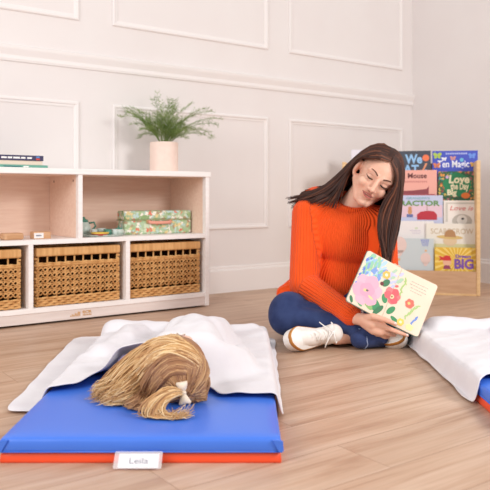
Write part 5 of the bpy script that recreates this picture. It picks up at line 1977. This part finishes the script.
top = [
    [S(207, 372), S(197, 354), S(176, 346), S(155, 353), P(138, 372, 1.80), P(124, 388, 1.78), P(111, 399, 1.765), P(103, 404, 1.76)],
    [S(206, 380), S(194, 361), S(174, 353), S(156, 361), S(143, 378), P(132, 391, 1.755), P(122, 401, 1.75), P(114, 405, 1.745)],
    [S(204, 368), S(190, 347), S(168, 341), P(146, 348, 1.85), P(128, 364, 1.835), P(113, 382, 1.82), P(102, 393, 1.81), P(97, 399, 1.80)],
    [S(196, 352), S(180, 340), P(160, 339, 1.89), P(140, 350, 1.88), P(124, 366, 1.865), P(110, 380, 1.85), P(101, 389, 1.84), P(99, 394, 1.835)],
]
mid = [
    [S(203, 366), S(190, 356), S(173, 353), S(158, 361), S(147, 376), S(140, 390), P(134, 401, 1.735), P(126, 406, 1.735)],
    [S(202, 371), S(188, 361), S(171, 360), S(157, 370), S(148, 385), S(142, 397), P(137, 405, 1.715), P(130, 409, 1.72)],
    [S(199, 376), S(186, 367), S(170, 367), S(159, 377), S(151, 390), S(147, 400), P(143, 408, 1.705), P(138, 411, 1.71)],
    [S(196, 382), S(183, 374), S(171, 375), S(161, 384), S(154, 395), S(151, 403), P(148, 409, 1.70), P(144, 412, 1.70)],
]
pull = [
    [S(206, 362), S(208, 372), S(203, 382), S(196, 389), S(190, 391), S(184, 392, -0.006)],
    [S(200, 352), S(206, 362), S(203, 374), S(196, 383), S(190, 389), S(184, 392, -0.006)],
    [S(192, 345), S(199, 356), S(199, 369), S(195, 379), S(189, 387), S(184, 392, -0.006)],
    [S(209, 376), S(209, 386), S(203, 391), S(196, 393), S(190, 393), S(184, 393, -0.006)],
    [S(208, 392), S(203, 395), S(196, 396), S(189, 395), S(184, 393, -0.006)],
    [S(206, 404), S(200, 403), S(194, 400), S(188, 396), S(184, 393, -0.006)],
    [S(208, 378), S(203, 383), S(197, 387), S(190, 390), S(184, 392, -0.006)],
    [S(198, 412), S(196, 408), S(192, 402), S(188, 397), S(184, 393, -0.006)],
    [S(202, 366), S(198, 374), S(193, 381), S(188, 387), S(184, 392, -0.006)],
    [S(186, 366), S(187, 374), S(187, 381), S(186, 387), S(184, 392, -0.006)],
    [S(168, 374), S(172, 380), S(177, 386), S(181, 390), S(184, 392, -0.006)],
    [S(160, 392), S(166, 393), S(173, 393), S(179, 393), S(184, 393, -0.006)],
    [S(172, 408), S(176, 404), S(180, 400), S(182, 396), S(184, 393, -0.006)],
]
pony = [
    [S(184, 393, -0.008), P(174, 389, 1.680), P(160, 392, 1.668), P(147, 402, 1.660), P(143, 412, 1.655), P(150, 420, 1.650), P(160, 424, 1.645)],
    [S(184, 393, -0.008), P(173, 392, 1.675), P(161, 397, 1.662), P(152, 408, 1.652), P(156, 419, 1.645), P(168, 423, 1.640), P(178, 420, 1.640)],
    [S(184, 394, -0.008), P(174, 396, 1.672), P(165, 403, 1.660), P(162, 413, 1.650), P(172, 420, 1.640), P(184, 418, 1.640), P(190, 411, 1.645)],
    [S(184, 394, -0.008), P(175, 394, 1.674), P(163, 399, 1.662), P(155, 411, 1.650), P(150, 418, 1.650), P(146, 420, 1.650), P(141, 419, 1.652)],
]
strands('long_curls', [top], m_hc, child, 700, 0.0018, 22, 0.0055, 21, push_c, 0.18, 0.013, MT + 0.007)
strands('crown_hair', [mid, pull], m_hd, child, 760, 0.0019, 14, 0.0036, 22, push_c, 0.6, 0.0012, MT + 0.007)
strands('ponytail', [pony], m_hc, child, 340, 0.0016, 18, 0.0050, 23, push_c, 0.2, 0.008, MT + 0.007)

# bow
BC = S(183.5, 393, -0.018)
m_bow = mat('cream_bow', (242, 228, 208), 0.8, 0.2, var=(234, 216, 194), scale=160, bump=0.3, bscale=400)
to_cam = (V((0, 0, CH)) - BC).normalized()
xx = V((0.22, 0, 0.98)); xx = (xx - to_cam * xx.dot(to_cam)).normalized()
xx = (P(187, 402, BC.y) - P(184, 383, BC.y)); xx = (xx - to_cam * xx.dot(to_cam)).normalized()
yy_ = to_cam.cross(xx)
BM = Matrix.Translation(BC) @ Matrix(((xx.x, to_cam.x, yy_.x, 0), (xx.y, to_cam.y, yy_.y, 0), (xx.z, to_cam.z, yy_.z, 0), (0, 0, 0, 1)))
bw = thing('tmp', '', '')
bpy.data.objects.remove(bw)
knot = MB()
knot.ell(BM @ V((0, 0.004, 0)), (0.0055, 0.0055, 0.0075), BM.to_3x3())
bow = under(knot.build('hair_bow', m_bow), child)
for s in (-1, 1):
    lp = MB()
    vs, fs = [], []
    n, m = 12, 12
    for i in range(n + 1):
        t = i / n
        x = s * (0.003 + 0.024 * t)
        hh = 0.0045 + 0.0125 * (t ** 0.8) - 0.004 * max(0, t - 0.85) / 0.15
        th_ = 0.0035 + 0.005 * math.sin(PI * min(t * 1.05, 1))
        for k in range(m):
            a = 2 * PI * k / m
            notch = 1 - 0.18 * (abs(math.cos(a)) < 0.3) * t
            vs.append((x * (1 if i < n else notch), 0.003 + th_ * math.sin(a) + 0.004 * t, hh * math.cos(a)))
    for i in range(n):
        for k in range(m):
            fs.append((i * m + k, i * m + (k + 1) % m, (i + 1) * m + (k + 1) % m, (i + 1) * m + k))
    fs += [tuple(range(m)), tuple(n * m + k for k in range(m))]
    lp._new(vs, fs, BM)
    o = lp.build('loop', m_bow)
    o.parent = bow
